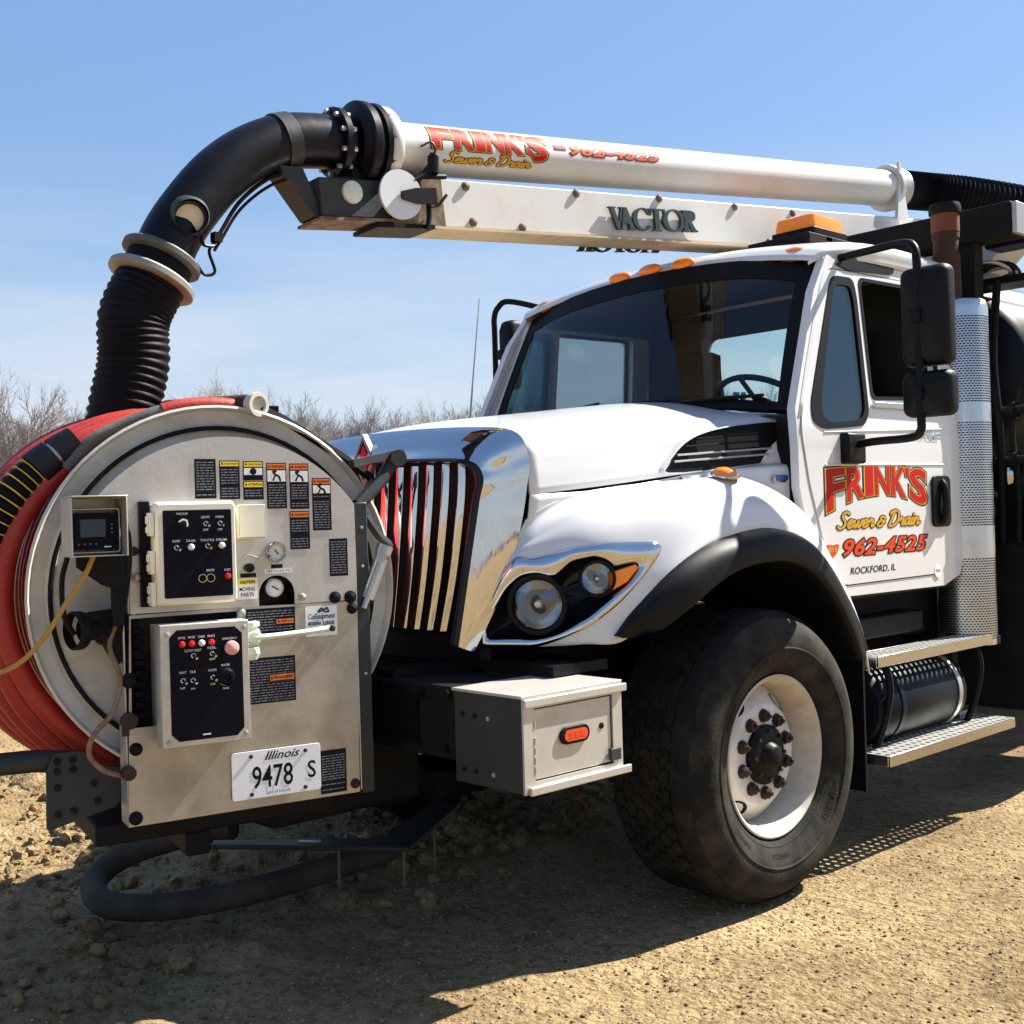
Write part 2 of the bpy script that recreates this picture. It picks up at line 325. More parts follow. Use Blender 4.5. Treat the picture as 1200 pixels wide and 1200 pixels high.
go = bpy.data.objects.new('ground', gm); COL.objects.link(go); go['kind'] = 'structure'
M['stone'] = mat('loose_stone', (.30, .23, .14), .9, dirt=(.11, .08, .05), dscale=30, damt=.7, bump=.4, bscale=80)
def scatter(name, n, area, smin, smax, keep, seed, m='stone'):
    rnd = random.Random(seed); mb = MB()
    ph = (1+5**.5)/2
    base = [Vector(v).normalized() for v in [(-1, ph, 0), (1, ph, 0), (-1, -ph, 0), (1, -ph, 0), (0, -1, ph), (0, 1, ph), (0, -1, -ph), (0, 1, -ph), (ph, 0, -1), (ph, 0, 1), (-ph, 0, -1), (-ph, 0, 1)]]
    F = [(0, 11, 5), (0, 5, 1), (0, 1, 7), (0, 7, 10), (0, 10, 11), (1, 5, 9), (5, 11, 4), (11, 10, 2), (10, 7, 6), (7, 1, 8), (3, 9, 4), (3, 4, 2), (3, 2, 6), (3, 6, 8), (3, 8, 9), (4, 9, 5), (2, 4, 11), (6, 2, 10), (8, 6, 7), (9, 8, 1)]
    k = 0
    while k < n:
        x, y = rnd.uniform(area[0], area[1]), rnd.uniform(area[2], area[3])
        if rnd.random() > keep(x, y): continue
        s = smin*(smax/smin)**(rnd.random()**2.2); q = Matrix.Rotation(rnd.uniform(0, 6.3), 3, 'Z')
        c = Vector((x, y, surf(x, y)+s*.25)); j = [rnd.uniform(.7, 1.2) for _ in base]
        mb.add([c+q @ Vector((v.x*s*j[i], v.y*s*j[i]*.8, v.z*s*.65*j[i])) for i, v in enumerate(base)], F); k += 1
    return mb.build(name, m, None, ang=30, kind='stuff')
near = lambda x, y: max(.06, min(1, 1.4-.28*math.hypot(x-2.4, y+1.6)))
tag(scatter('gravel', 26000, (-3.4, 3.3, -3.4, 4.6), .0022, .0085, near, 2), 'small pale stones scattered over the sandy ground', 'gravel')
M['crumb'] = mat('dark_crumbs', (.09, .055, .027), .95, bump=.3)  # dark specks added to stand for small pits and their shadows
tag(scatter('dirt_crumbs', 5200, (-3.4, 3.3, -3.4, 4.6), .003, .010, near, 6, 'crumb'), 'dark brown crumbs of earth scattered over the sandy ground', 'earth crumbs')
def clodk(x, y):
    if y < -.4 and x < 1.0: return max(.03, min(1, .45+1.1*noise.noise((x*1.0, y*1.0, 9))))*(1 if x < .6 else .15)
    return .9 if x < -.1 else .0
def clods(name, n, smin, smax, seed):
    rnd = random.Random(seed); mb = MB(); bm = bmesh.new(); bmesh.ops.create_icosphere(bm, subdivisions=2, radius=1); V_ = [v.co.copy() for v in bm.verts]; F_ = [tuple(v.index for v in f.verts) for f in bm.faces]; bm.free(); k = 0
    shapes = []
    for i in range(12): shapes.append([v*(1+.5*noise.noise(v*1.3+Vector((i*7, 0, 0)))+.30*noise.noise(v*3.1+Vector((0, i*5, 0)))+.16*noise.noise(v*6.5+Vector((0, 0, i*3)))) for v in V_])
    while k < n:
        x, y = rnd.uniform(-3.6, 1.6), rnd.uniform(-3.2, 3.0)
        if rnd.random() > clodk(x, y): continue
        s = smin*(smax/smin)**(rnd.random()**2.0); q = Matrix.Rotation(rnd.uniform(0, 6.3), 3, 'Z') @ Matrix.Rotation(rnd.uniform(-.6, .6), 3, 'X'); c = Vector((x, y, surf(x, y)+s*.28)); sh = rnd.choice(shapes); e_ = Vector((rnd.uniform(.7, 1.3), rnd.uniform(.7, 1.2), rnd.uniform(.55, .9)))*s
        mb.add([c+q @ Vector((v.x*e_.x, v.y*e_.y, v.z*e_.z)) for v in sh], F_); k += 1
    return mb.build(name, 'clod', None, ang=24, kind='stuff')
g2 = g.copy(); g2.name = 'clod_earth'; M['clod'] = g2
tag(clods('dirt_clods', 5200, .006, .046, 3), 'broken clods of earth in front of and beside the truck', 'dirt clods')
# ------------------------------------------------------------------ the truck: one thing, an Empty on the ground under its front axle
T = bpy.data.objects.new('vacuum_truck', None); COL.objects.link(T)
tag(T, 'white sewer vacuum truck with hose reel on its nose and boom over its cab', 'truck')
def X(z): return 1.05-max(0, z-1.85)*.10              # cab side tumblehome
# ---- hood
A = [(0, -.975, 1.862), (0, -.73, 1.912), (0, -.24, 1.968), (0, .25, 2.02), (0, .50, 2.025)]
B = [(.36, -.965, 1.856), (.37, -.62, 1.905), (.38, -.2, 1.958), (.38, .25, 2.008), (.36, .49, 2.012)]
Cc = [(.62, -.945, 1.836), (.635, -.6, 1.868), (.65, -.2, 1.905), (.66, .25, 1.948), (.66, .50, 1.955)]
D = [(.755, -.915, 1.775), (.785, -.5, 1.80), (.81, -.1, 1.838), (.85, .30, 1.885), (.905, .56, 1.915)]
D2 = [(.782, -.905, 1.69), (.81, -.5, 1.72), (.835, -.1, 1.76), (.885, .30, 1.80), (.95, .56, 1.83)]
Ee = [(.79, -.90, 1.588), (.815, -.5, 1.622), (.845, -.1, 1.662), (.90, .26, 1.69), (.975, .50, 1.705)]
def neg(r): return [(-p[0], p[1], p[2]) for p in r]
mb = MB(); mb.loft([neg(Ee), neg(D2), neg(D), neg(Cc), neg(B), A, B, Cc, D, D2, Ee], 8, 4)
hood = mb.build('hood', 'white', T, ang=60, solid=.012)
# ---- fender with its brow, cheek and lower wall (both sides)
G = [(.58, -1.06), (.64, -1.035), (.80, -.965), (.95, -.83), (1.05, -.66), (1.10, -.48), (1.135, -.2), (1.145, .05), (1.145, .30), (1.15, .5), (1.165, .66)]
BOT = [(.64, -1.03, 1.05), (.80, -.965, 1.05), (.95, -.83, 1.055), (1.055, -.69, 1.075), (1.125, -.52, 1.30), (1.145, -.25, 1.40), (1.155, .03, 1.432), (1.155, .30, 1.375), (1.16, .52, 1.175), (1.17, .66, 1.0), (1.175, .71, .80)]
OUT = [(.66, -1.02, 1.20), (.81, -.96, 1.22), (.96, -.82, 1.24), (1.06, -.66, 1.27), (1.125, -.47, 1.36), (1.142, -.22, 1.45), (1.148, .05, 1.48), (1.145, .32, 1.425), (1.145, .53, 1.24), (1.155, .665, 1.03), (1.165, .715, .82)]
SHO = [(.72, -.99, 1.34), (.815, -.945, 1.375), (.95, -.80, 1.42), (1.03, -.62, 1.46), (1.085, -.42, 1.515), (1.105, -.20, 1.555), (1.11, .06, 1.565), (1.105, .34, 1.50), (1.11, .545, 1.29), (1.13, .68, 1.05), (1.145, .725, .82)]
BRO = [(.755, -.955, 1.40), (.81, -.90, 1.44), (.89, -.76, 1.52), (.95, -.58, 1.57), (.99, -.38, 1.605), (1.01, -.16, 1.632), (1.015, .08, 1.638), (1.02, .35, 1.545), (1.045, .55, 1.325), (1.075, .70, 1.07), (1.10, .74, .83)]
INN = [(.76, -.94, 1.44), (.785, -.86, 1.50), (.81, -.72, 1.56), (.84, -.52, 1.595), (.86, -.32, 1.62), (.87, -.12, 1.64), (.88, .08, 1.645), (.90, .33, 1.56), (.94, .53, 1.33), (.98, .68, 1.06), (1.02, .72, .83)]
VAL = [(.775, -.91, 1.50), (.79, -.83, 1.545), (.80, -.68, 1.59), (.815, -.48, 1.615), (.82, -.3, 1.63), (.83, -.12, 1.645), (.84, .06, 1.64), (.86, .30, 1.54), (.90, .50, 1.32), (.94, .64, 1.06), (.98, .69, .84)]
HO = [(0.790,-0.971,1.380),(0.818,-0.953,1.357),(0.865,-0.916,1.368),(0.935,-0.847,1.395),(1.012,-0.738,1.410),(1.084,-0.561,1.407),(1.090,-0.534,1.383),(1.083,-0.563,1.347),(1.058,-0.639,1.265),(1.031,-0.701,1.196),(0.971,-0.803,1.116),(0.882,-0.900,1.062),(0.821,-0.950,1.046),(0.64,-1.036,1.043),(0.655,-1.030,1.133),(0.684,-1.018,1.213),(0.735,-.999,1.312)]
HI = [(0.669,-1.024,1.087),(0.689,-1.016,1.154),(0.750,-0.992,1.253),(0.800,-0.965,1.298),(0.848,-0.930,1.307),(0.878,-0.905,1.286),(0.897,-0.887,1.302),(0.934,-0.848,1.349),(0.983,-0.786,1.363),(1.007,-0.746,1.342),(1.015,-0.731,1.322),(1.054,-0.651,1.338),(1.061,-0.632,1.324),(1.041,-0.680,1.260),(1.016,-0.731,1.223),(0.972,-0.802,1.155),(0.902,-0.882,1.100),(0.853,-0.926,1.082),(0.676,-1.021,1.077)]
HO_ = HO
def nrm(p):     # outward horizontal normal of the fender corner near p
    best = min(range(len(G)-1), key=lambda i: (Vector(((G[i][0]+G[i+1][0])/2, (G[i][1]+G[i+1][1])/2))-Vector((p[0], p[1]))).length)
    a, b = G[best], G[best+1]; q = Vector((b[1]-a[1], -(b[0]-a[0]), 0)).normalized(); return q
# follow the same fraction of each key corner: tip, bottom, inner bottom corner, inner top
def piece(P, keys, ns):
    P = [Vector(p) for p in P]; o = []
    for (a, b), n in zip(zip(keys, keys[1:]+keys[:1]), ns):
        seg = P[a:b+1] if b > a else P[a:]+P[:b+1]
        d = [0]
        for u, v in zip(seg[:-1], seg[1:]): d.append(d[-1]+(v-u).length)
        j = 0
        for i in range(n):
            t = d[-1]*i/n
            while d[j+1] < t: j += 1
            o.append(seg[j].lerp(seg[j+1], (t-d[j])/(d[j+1]-d[j])))
    return o
ns = [26, 18, 20, 14, 26]
ho = piece(HO, [6, 12, 13, 0, 3], ns); hi = piece(HI, [12, 17, 18, 3, 7], ns)
def smooth(P, it=2):
    for _ in range(it): P = [(P[i-1]+2*P[i]+P[(i+1) % len(P)])/4 for i in range(len(P))]
    return P
ho, hi = smooth(ho, 3), smooth(hi, 2); no = smooth([nrm(p) for p in ho], 8)
ho_, hi_ = ho, hi
def s_of(p):       # distance along the front corner curve nearest to p
    best = (9, 0); L = 0
    for a, b in zip(G[:-1], G[1:]):
        a, b = Vector(a), Vector(b); e = b-a; t_ = max(0, min(1, (Vector((p[0], p[1]))-a).dot(e)/e.length_squared)); d = (a+e*t_-Vector((p[0], p[1]))).length
        if d < best[0]: best = (d, L+e.length*t_)
        L += e.length
    return best[1]
def inside(q, poly):
    c = False
    for (x0, y0), (x1, y1) in zip(poly, poly[1:]+poly[:1]):
        if (y0 > q[1]) != (y1 > q[1]) and q[0] < (x1-x0)*(q[1]-y0)/(y1-y0)+x0: c = not c
    return c
def cut_light(mb, s):          # opening in the fender for the headlight
    poly = [(s_of(p), p[2]) for p in [a.lerp(b, .5) for a, b in zip(ho_, hi_)]]
    keep = []
    for f in mb.f:
        c = sum((mb.v[i] for i in f), Vector())/len(f); c = (abs(c.x), c.y, c.z)
        if not (c[1] < -.5 and c[2] < 1.41 and inside((s_of(c), c[2]), poly)): keep.append(f)
    mb.f = keep; mb.m = [0]*len(keep)
for s in (1, -1):
    rows = [[(p[0]*s, p[1], p[2]) for p in r] for r in (BOT, OUT, SHO, BRO, INN, VAL)]
    mb = MB(); mb.loft(rows, 16, 12); cut_light(mb, s); fen = mb.build('fender', 'white', T, ang=60, solid=.008)
    if s == 1: fender = fen
    # cheek between grille surround and brow
    mb = MB(); mb.loft([[(p[0]*s, p[1], p[2]) for p in r] for r in ([(.79, -.902, 1.588), (.81, -.6, 1.60), (.83, -.3, 1.63), (.85, -.1, 1.655)], [(.775, -.91, 1.48), (.79, -.7, 1.53), (.81, -.4, 1.58), (.82, -.15, 1.61)], [(.75, -.955, 1.385), (.76, -.8, 1.40), (.77, -.5, 1.45), (.78, -.2, 1.5)])], 6, 4)
    mb.build('cheek_panel', 'white', T, ang=60, solid=.006)
    # cowl side panel behind the hood crease
    mb = MB(); mb.loft([[(p[0]*s, p[1], p[2]) for p in r] for r in ([(.84, -.12, 1.663), (.895, .2, 1.688), (.965, .44, 1.703), (1.0, .575, 1.707)], [(.855, -.12, 1.650), (.915, .2, 1.672), (.985, .44, 1.685), (1.02, .575, 1.687)], [(.86, -.1, 1.60), (.92, .2, 1.60), (.99, .44, 1.60), (1.025, .575, 1.60)], [(.86, -.1, 1.53), (.92, .2, 1.50), (.985, .44, 1.40), (1.025, .575, 1.28)])], 6, 3)
    mb.build('cowl_panel', 'white', T, ang=60, solid=.006)
    # flare
    FO = [(-.755, 1.075), (-.67, 1.165), (-.52, 1.30), (-.36, 1.375), (-.20, 1.412), (-.03, 1.432), (.10, 1.425), (.23, 1.395), (.33, 1.35), (.44, 1.258), (.535, 1.155), (.63, 1.03), (.69, .90)]
    FI = [(-.665, 1.07), (-.585, 1.085), (-.47, 1.165), (-.34, 1.245), (-.20, 1.292), (-.06, 1.308), (.07, 1.305), (.18, 1.28), (.28, 1.235), (.38, 1.165), (.47, 1.08), (.56, .97), (.62, .86)]
    xo = [1.045, 1.075, 1.118, 1.135, 1.142, 1.146, 1.148, 1.15, 1.152, 1.155, 1.158, 1.162, 1.168]
    r0 = [(s*(xo[i]-.03), a+(0 if i else .02), b+.004) for i, (a, b) in enumerate(FO)]; r1 = [(s*(xo[i]+.012), a, b+.006) for i, (a, b) in enumerate(FO)]
    w_ = [.012, .035, .05, .058, .062, .064, .064, .062, .056, .046, .034, .022, .014]
    r2 = [(s*(xo[i]+w_[i]), .72*a+.28*FI[i][0], .72*b+.28*FI[i][1]) for i, (a, b) in enumerate(FO)]
    r3 = [(s*(xo[i]+w_[i]+.008), .3*a+.7*FI[i][0], .3*b+.7*FI[i][1]) for i, (a, b) in enumerate(FO)]
    r4 = [(s*(xo[i]+w_[i]-.01), *FI[i]) for i in range(13)]; r5 = [(s*(xo[i]-.12), *FI[i]) for i in range(13)]
    mb = MB(); mb.loft([r0, r1, r2, r3, r4, r5], 6, 3); mb.build('wheel_flare', 'plastic', T, ang=60)
    # inner wheel arch liner and mud flap
    mb = MB(); L_ = [(s*.5, *q) for q in FI]; mb.loft([L_, [(s*1.12, *q) for q in FI]], 4, 1); mb.build('arch_liner', 'plastic', T, ang=60)
    mb = MB(); mb.box((min(s*.72, s*1.17), .66, .30), (max(s*.72, s*1.17), .672, .95)); mb.build('mud_flap', 'plastic', T)
# fender side lamp
lp = MB(); lp.lathe([(0, .058), (.006, .06), (.012, .058), (.0125, .05)], (1.015, -.055, 1.642), (.2, 0, 1), 24); so_ = lp.build('marker_lamp', 'chrome_worn', T)
lp = MB(); lp.lathe([(.006, .052), (.018, .05), (.034, .036), (.040, .012), (.0405, 0)], (1.015, -.055, 1.642), (.2, 0, 1), 24); lp.build('lens', 'amber', so_)
mb = MB(); mb.box((.967, .335, 1.622), (.982, .515, 1.654)); bd = mb.build('badge', 'chrome_worn', T, bevel=.003)
mb = MB(); mb.box((.9825, .34, 1.63), (.985, .51, 1.652)); mb.build('badge_face', 'badge', bd)
# hood side vent: black recess with bars
V = [(-.185, 1.668), (-.147, 1.737), (-.063, 1.797), (.050, 1.835), (.225, 1.864), (.465, 1.884), (.485, 1.862), (.445, 1.788), (.345, 1.718), (.256, 1.700)]
def hx(y, z): return .828+(y+.1)*.16+(1.75-z)*.38*(.25 if z > 1.75 else .35)
vc = [(p.x, p.y) for p in crv([(a, b, 0) for a, b in V], 4, True)]
for s in (1, -1):
    mb = MB(); mb.plate(vc, [], lambda a, b, t: (s*(hx(a, b)+.012-.02*t), a, b)); vent = mb.build('hood_vent', 'black', T, ang=0)
    c_ = (.15, 1.78); mb = MB(); mb.ring([[(s*(hx(a, b)+.014), c_[0]+(a-c_[0])*1.07, c_[1]+(b-c_[1])*1.07) for a, b in vc], [(s*(hx(a, b)+.022), c_[0]+(a-c_[0])*1.02, c_[1]+(b-c_[1])*1.02) for a, b in vc], [(s*(hx(a, b)+.010), a, b) for a, b in vc]])
    mb.build('vent_frame', 'white', vent, ang=60)
    for k, (ya, yb, z0) in enumerate(((-.13, .40, 1.738), (-.15, .38, 1.712), (-.08, .44, 1.774), (-.02, .46, 1.806), (.06, .47, 1.838))):
        mb = MB(); mb.tube([(s*(hx(ya, z0)+.016), ya, z0), (s*(hx(yb, z0+.03)+.016), yb, z0+.033)], .0035 if k > 1 else .0045, 6); mb.build('vent_bar', 'black' if k > 1 else 'steel', vent)
    for (y0, y1, za, zb) in ((-.02, .135, 1.745, 1.80), (.155, .33, 1.765, 1.825), (-.07, .11, 1.715, 1.735), (.14, .28, 1.725, 1.752)):
        mb = MB(); mb.add([(s*(hx(y0, za)+.0135), y0, za), (s*(hx(y1, za)+.0135), y1, za+.012), (s*(hx(y1, zb)+.0135), y1, zb+.012), (s*(hx(y0, zb)+.0135), y0, zb)], [(0, 1, 2, 3)]); mb.build('vent_mesh', 'darkgrey', vent)
# ---- grille surround (chrome), bezel, slats, emblem
TOPS = (((.635, -1.055, 1.718), (.4, -1.06, 1.738), (0, -1.06, 1.746)), ((.69, -1.012, 1.762), (.43, -1.045, 1.782), (0, -1.052, 1.788)), ((.715, -.962, 1.808), (.44, -1.0, 1.83), (0, -1.01, 1.838)), ((.735, -.928, 1.822), (.45, -.965, 1.852), (0, -.978, 1.864)))
def _qd(p, q, r, t): return tuple(p[i]*(1-t)*(1-2*t)+4*q[i]*t*(1-t)+r[i]*t*(2*t-1) for i in range(3))
def _band(k):    # chrome beside the grille: a flat upright band, inner edge straight, outer edge gently curved
    o = []
    for j in range(8):
        t = j/7; a_ = Vector((.632, -1.125, 1.055)).lerp(Vector((.693, -1.039, 1.66)), t); b_ = Vector(_qd((.661, -1.08, 1.034), (.757, -.962, 1.37), (.788, -.902, 1.72), t))
        o.append(tuple(a_.lerp(b_, k)+Vector((.815, -.58, 0))*.012*k*(1-k)))
    return o
I, Mm, Mo, O = [_band(k)+list(t) for k, t in zip((0, .35, .72, 1), TOPS)]
full = lambda r: r+[(-p[0], p[1], p[2]) for p in r[-2::-1]]
mb = MB(); mb.loft([full(r) for r in (I, Mm, Mo, O)], 6, 5); grille = mb.build('grille_surround', 'chrome', T, ang=80)
I2 = [(p[0]*.955, p[1]-.012, 1.40+(p[2]-1.40)*.97) for p in I]; I3 = [(p[0]*.93, p[1]+.05, 1.40+(p[2]-1.40)*.95) for p in I]
mb = MB(); mb.loft([full(r) for r in (I, I2, I3)], 6, 3); mb.build('grille_bezel', 'housing', grille, ang=60)
mb = MB(); mb.box((-.66, -.95, 1.03), (.66, -.94, 1.745)); mb.build('grille_backing', 'black', grille)
for k in range(-6, 7):
    xt = k*.0925; xb = k*.0800; P = []
    sec = [(-.008, .014), (-.012, -.010), (-.009, -.014), (.007, .002), (.009, .006), (.006, .014)]
    rows = []
    for z, xx in ((1.715, xt), (1.55, xt*.985+xb*.015), (1.3, xt*.6+xb*.4), (1.098, xb)): rows.append([(xx+(a if k >= 0 else -a), -1.012-.05*(1.715-z)/.6+b, z) for a, b in sec])
    mb = MB(); mb.loft(rows, 3, 4); mb.build('grille_slat', 'chrome', grille, ang=70)
for z in (1.22, 1.40, 1.58):
    mb = MB(); mb.box((-.62, -.968, z), (.62, -.955, z+.018)); mb.build('grille_crossbar', 'black', grille)
mb = MB(); mb.loft([[(x, -1.045+.06*abs(x), z) for x in (-.66, -.3, 0, .3, .66)] for z in (1.078, 1.06, .985, .975)], 4, 1); mb.build('grille_valance', 'plastic', grille, solid=.02)
em = MB()
def dia(h, w, y): return [(0, y, 1.752+h), (w, y, 1.752), (0, y, 1.752-h), (-w, y, 1.752)]
em.ring([dia(.105, .072, -1.035), dia(.105, .072, -1.058), dia(.085, .056, -1.062), dia(.082, .054, -1.054)]); eo = em.build('emblem', 'clampgrey', T, ang=20)
em = MB(); em.add(dia(.083, .055, -1.056), [(0, 1, 2, 3)]); em.build('emblem_face', 'black', eo)
em = MB(); em.add([(0, -1.058, 1.752+.06), (.036, -1.058, 1.752+.005), (-.036, -1.058, 1.752+.005)], [(0, 1, 2)]); em.add([(0, -1.058, 1.752-.06), (.036, -1.058, 1.752-.008), (-.036, -1.058, 1.752-.008)], [(0, 1, 2)]); em.build('emblem_mark', 'letred', eo)
# ---- headlights
for s in (1, -1):
    S = lambda v: (v[0]*s, v[1], v[2])
    off = lambda P, d: [S(P[i]+no[i]*d) for i in range(len(P))]
    mixp = lambda t: [ho[i].lerp(hi[i], t) for i in range(len(ho))]
    mb = MB(); mb.ring([off(ho, -.006), off(ho, .008), off(mixp(.15), .016), off(mixp(.5), .022), off(mixp(.85), .016), off(hi, .010), off(hi, -.012)])
    hl = mb.build('headlight', 'chrome', T, ang=75)
    cen = sum(hi, Vector())/len(hi)
    inn = lambda t, d: [S((hi[i].lerp(cen, t))+no[i]*d) for i in range(len(hi))]
    mb = MB(); mb.ring([inn(0, .006), inn(.03, -.02), inn(.12, -.05), inn(.5, -.075), inn(.97, -.08)]); mb.build('headlight_housing', 'housing', hl, ang=60)
    for c, r, ax in (((.845, -.935, 1.199), .100, (.60, -.80, 0)), ((.985, -.775, 1.284), .062, (.74, -.67, 0))):
        cs = S(c); a_ = S(ax)
        mb = MB(); mb.lathe([(-.03, r*.7), (.012, r*1.08), (.022, r*1.04), (.022, r*.92), (.0, r*.86)], cs, a_, 40); ro = mb.build('lamp_ring', 'black', hl, ang=50)
        mb = MB(); mb.lathe([(-.06, .001), (-.055, r*.3), (-.035, r*.62), (.0, r*.88)], cs, a_, 40); mb.build('reflector', 'silver', hl, ang=60)
        mb = MB(); mb.lathe([(.004, r*.90), (.014, r*.8), (.022, r*.55), (.027, r*.25), (.028, .0005)], cs, a_, 40); mb.build('lamp_lens', 'clear', hl, ang=60)
        mb = MB(); mb.lathe([(-.05, .001), (-.012, r*.14), (0, r*.1), (.001, .0005)], cs, a_, 16); mb.build('bulb_shield', 'silver', hl)
    am = [(1.012, -.742, 1.304), (1.054, -.652, 1.330), (1.060, -.640, 1.318), (1.041, -.682, 1.268), (1.012, -.742, 1.236)]
    nn = Vector((.86, -.5, 0)); mb = MB(); mb.ring([[S(Vector(p)-nn*.02) for p in am], [S(Vector(p)+nn*.008) for p in am], [S(Vector(p).lerp(Vector((1.035, -.69, 1.29)), .12)+nn*.014) for p in am], [S(Vector(p).lerp(Vector((1.035, -.69, 1.29)), .96)+nn*.018) for p in am]])
    mb.build('turn_signal', 'amber', hl, ang=30)
# ---- cab shell
def side_plate(sgn, outer, holes, th=.03, x_off=0): return lambda a, b, t: (sgn*(X(b)+x_off-th*t), a, b)
def round_poly(P, r, n=4):
    o = []
    for i, p in enumerate(P):
        p = Vector((*p, 0)); a = Vector((*P[i-1], 0)); b = Vector((*P[(i+1) % len(P)], 0))
        d1 = (a-p); d2 = (b-p); q = min(r, d1.length*.45, d2.length*.45); s0 = p+d1.normalized()*q; s1 = p+d2.normalized()*q
        for k in range(n+1):
            t = k/n; v = s0*(1-t)**2+p*2*t*(1-t)+s1*t*t; o.append((v.x, v.y))
    return o
VENT = round_poly([(.80, 2.545), (.985, 2.552), (1.0, 2.46), (.985, 1.93), (.93, 1.872), (.60, 1.846), (.515, 1.875), (.52, 1.96)], .05)
MAIN = round_poly([(1.03, 2.562), (1.67, 2.575), (1.69, 2.02), (1.02, 1.992)], .04)
def densify(P, d=.12):
    o = []
    for a, b in zip(P, P[1:]+P[:1]):
        k = max(1, int(math.hypot(b[0]-a[0], b[1]-a[1])/d)); o += [(a[0]+(b[0]-a[0])*i/k, a[1]+(b[1]-a[1])*i/k) for i in range(k)]
    return o
DOOR = round_poly([(.475, 1.62), (.575, 1.35), (.72, 1.165), (1.62, 1.172), (1.716, 1.32), (1.722, 2.2), (1.70, 2.60), (1.0, 2.585), (.80, 2.58), (.70, 2.48), (.44, 1.92), (.425, 1.84)], .035)
SHELL = [(.405, 1.93), (.41, 1.60), (.50, 1.30), (.70, 1.12), (1.64, 1.115), (1.80, 1.16), (1.885, 1.30), (1.875, 2.2), (1.84, 2.655), (.95, 2.66), (.79, 2.635), (.655, 2.46)]
cabs = []
for s in (1, -1):
    mb = MB(); mb.plate(densify(SHELL), [densify(DOOR)], side_plate(s, 0, 0, .04)); cab = mb.build('cab_side', 'white', T, ang=30)
    dr2 = [(1.08+(a-1.08)*.989, 1.9+(b-1.9)*.992) for a, b in DOOR]
    mb = MB(); mb.plate(densify(dr2), [densify(VENT), densify(MAIN)], side_plate(s, 0, 0, .05, .004)); door = mb.build('door', 'white', T, ang=30)
    mb = MB(); mb.plate(densify(DOOR), [densify([(1.08+(a-1.08)*.975, 1.9+(b-1.9)*.98) for a, b in DOOR])], side_plate(s, 0, 0, .02, -.012)); mb.build('door_seal', 'black', T, ang=30)
    cv = (.81, 2.15); vi = [(cv[0]+.012+(a-cv[0])*.76, cv[1]+(b-cv[1])*.90) for a, b in VENT]
    mb = MB(); mb.plate(densify(VENT), [densify(vi)], side_plate(s, 0, 0, .016, .008)); mb.build('vent_window_frame', 'black', door, ang=30)
    mb = MB(); mb.plate(densify(vi), [], side_plate(s, 0, 0, .004, .0)); mb.build('vent_window', 'ventglass', door, ang=30)
    mi_ = [(1.35+(a-1.35)*.95, 2.28+(b-2.28)*.94) for a, b in MAIN]
    mb = MB(); mb.plate(densify(MAIN), [densify(mi_)], side_plate(s, 0, 0, .016, .008)); mb.build('window_seal', 'black', door, ang=30)
    if s == -1: mb = MB(); mb.plate(densify(mi_), [], side_plate(s, 0, 0, .004, 0)); mb.build('door_window', 'glass2', door, ang=30)
    mb = MB(); mb.box((min(s*1.045, s*1.062), 1.02, 1.958), (max(s*1.045, s*1.062), 1.69, 1.985)); mb.build('sill_strip', 'chrome_worn', door, bevel=.003)
    # pressed ridge lines on the door skin
    for (y0, z0, y1, z1) in ((.60, 1.695, 1.69, 1.705), (.60, 1.835, 1.69, 1.88)):
        mb = MB(); mb.tube([(s*(X(z0)+.002), y0, z0), (s*(X(z1)+.002), y1, z1)], .006, 8); mb.build('door_ridge', 'white', door)
    mb = MB(); rr = rrect(1.515, 1.402, 1.692, 1.650, .035); mb.plate(rr, [], lambda a, b, t: (s*(1.057+.012*(1-t)), a, b)); hnd = mb.build('door_handle', 'black', door, bevel=.004)
    mb = MB(); mb.tube(crv([(s*1.066, 1.60, 1.625), (s*1.085, 1.603, 1.59), (s*1.09, 1.60, 1.52), (s*1.085, 1.597, 1.45), (s*1.066, 1.594, 1.42)], 5), .017, 10); mb.build('handle_grip', 'plastic', hnd)
# pale cab rear wall with window, roof, floor, fire wall
RW = round_poly([(-.50, 2.53), (.50, 2.53), (.52, 2.08), (-.52, 2.08)], .08)
mb = MB(); mb.plate(densify([(-1.035, 1.13), (1.035, 1.13), (1.03, 2.0), (.965, 2.655), (.94, 2.725), (.5, 2.795), (0, 2.812), (-.5, 2.795), (-.94, 2.725), (-.965, 2.655), (-1.03, 2.0)]), [densify(RW)], lambda a, b, t: (a, 1.87-.04*t, b)); mb.build('cab_rear_wall', 'white', T, ang=30)
mb = MB(); mb.plate(densify(RW), [], lambda a, b, t: (a, 1.852-.004*t, b)); mb.build('rear_window', 'glass', T)
mb = MB(); mb.plate(densify([(-1.0, 1.14), (1.0, 1.14), (.93, 2.60), (.90, 2.68), (-.90, 2.68), (-.93, 2.60)]), [densify(round_poly([(-.48, 2.52), (.48, 2.52), (.50, 2.09), (-.50, 2.09)], .07))], lambda a, b, t: (a, 1.825-.01*t, b)); mb.build('rear_trim', 'interior', T, ang=30)
def rf(y, z, k=1): return [(-.985*k, y, z[3]), (-.95*k, y, z[2]), (-.5, y, z[1]), (0, y, z[0]), (.5, y, z[1]), (.95*k, y, z[2]), (.985*k, y, z[3])]
mb = MB(); mb.loft([rf(.735, (2.705, 2.682, 2.625, 2.595), .93), rf(.76, (2.735, 2.712, 2.650, 2.61), .955), rf(.84, (2.772, 2.752, 2.69, 2.625), .985), rf(1.1, (2.815, 2.797, 2.735, 2.64)), rf(1.5, (2.83, 2.812, 2.752, 2.645)), rf(1.86, (2.815, 2.797, 2.74, 2.65))], 6, 5)
roof = mb.build('cab_roof', 'white', T, ang=60, solid=.01)
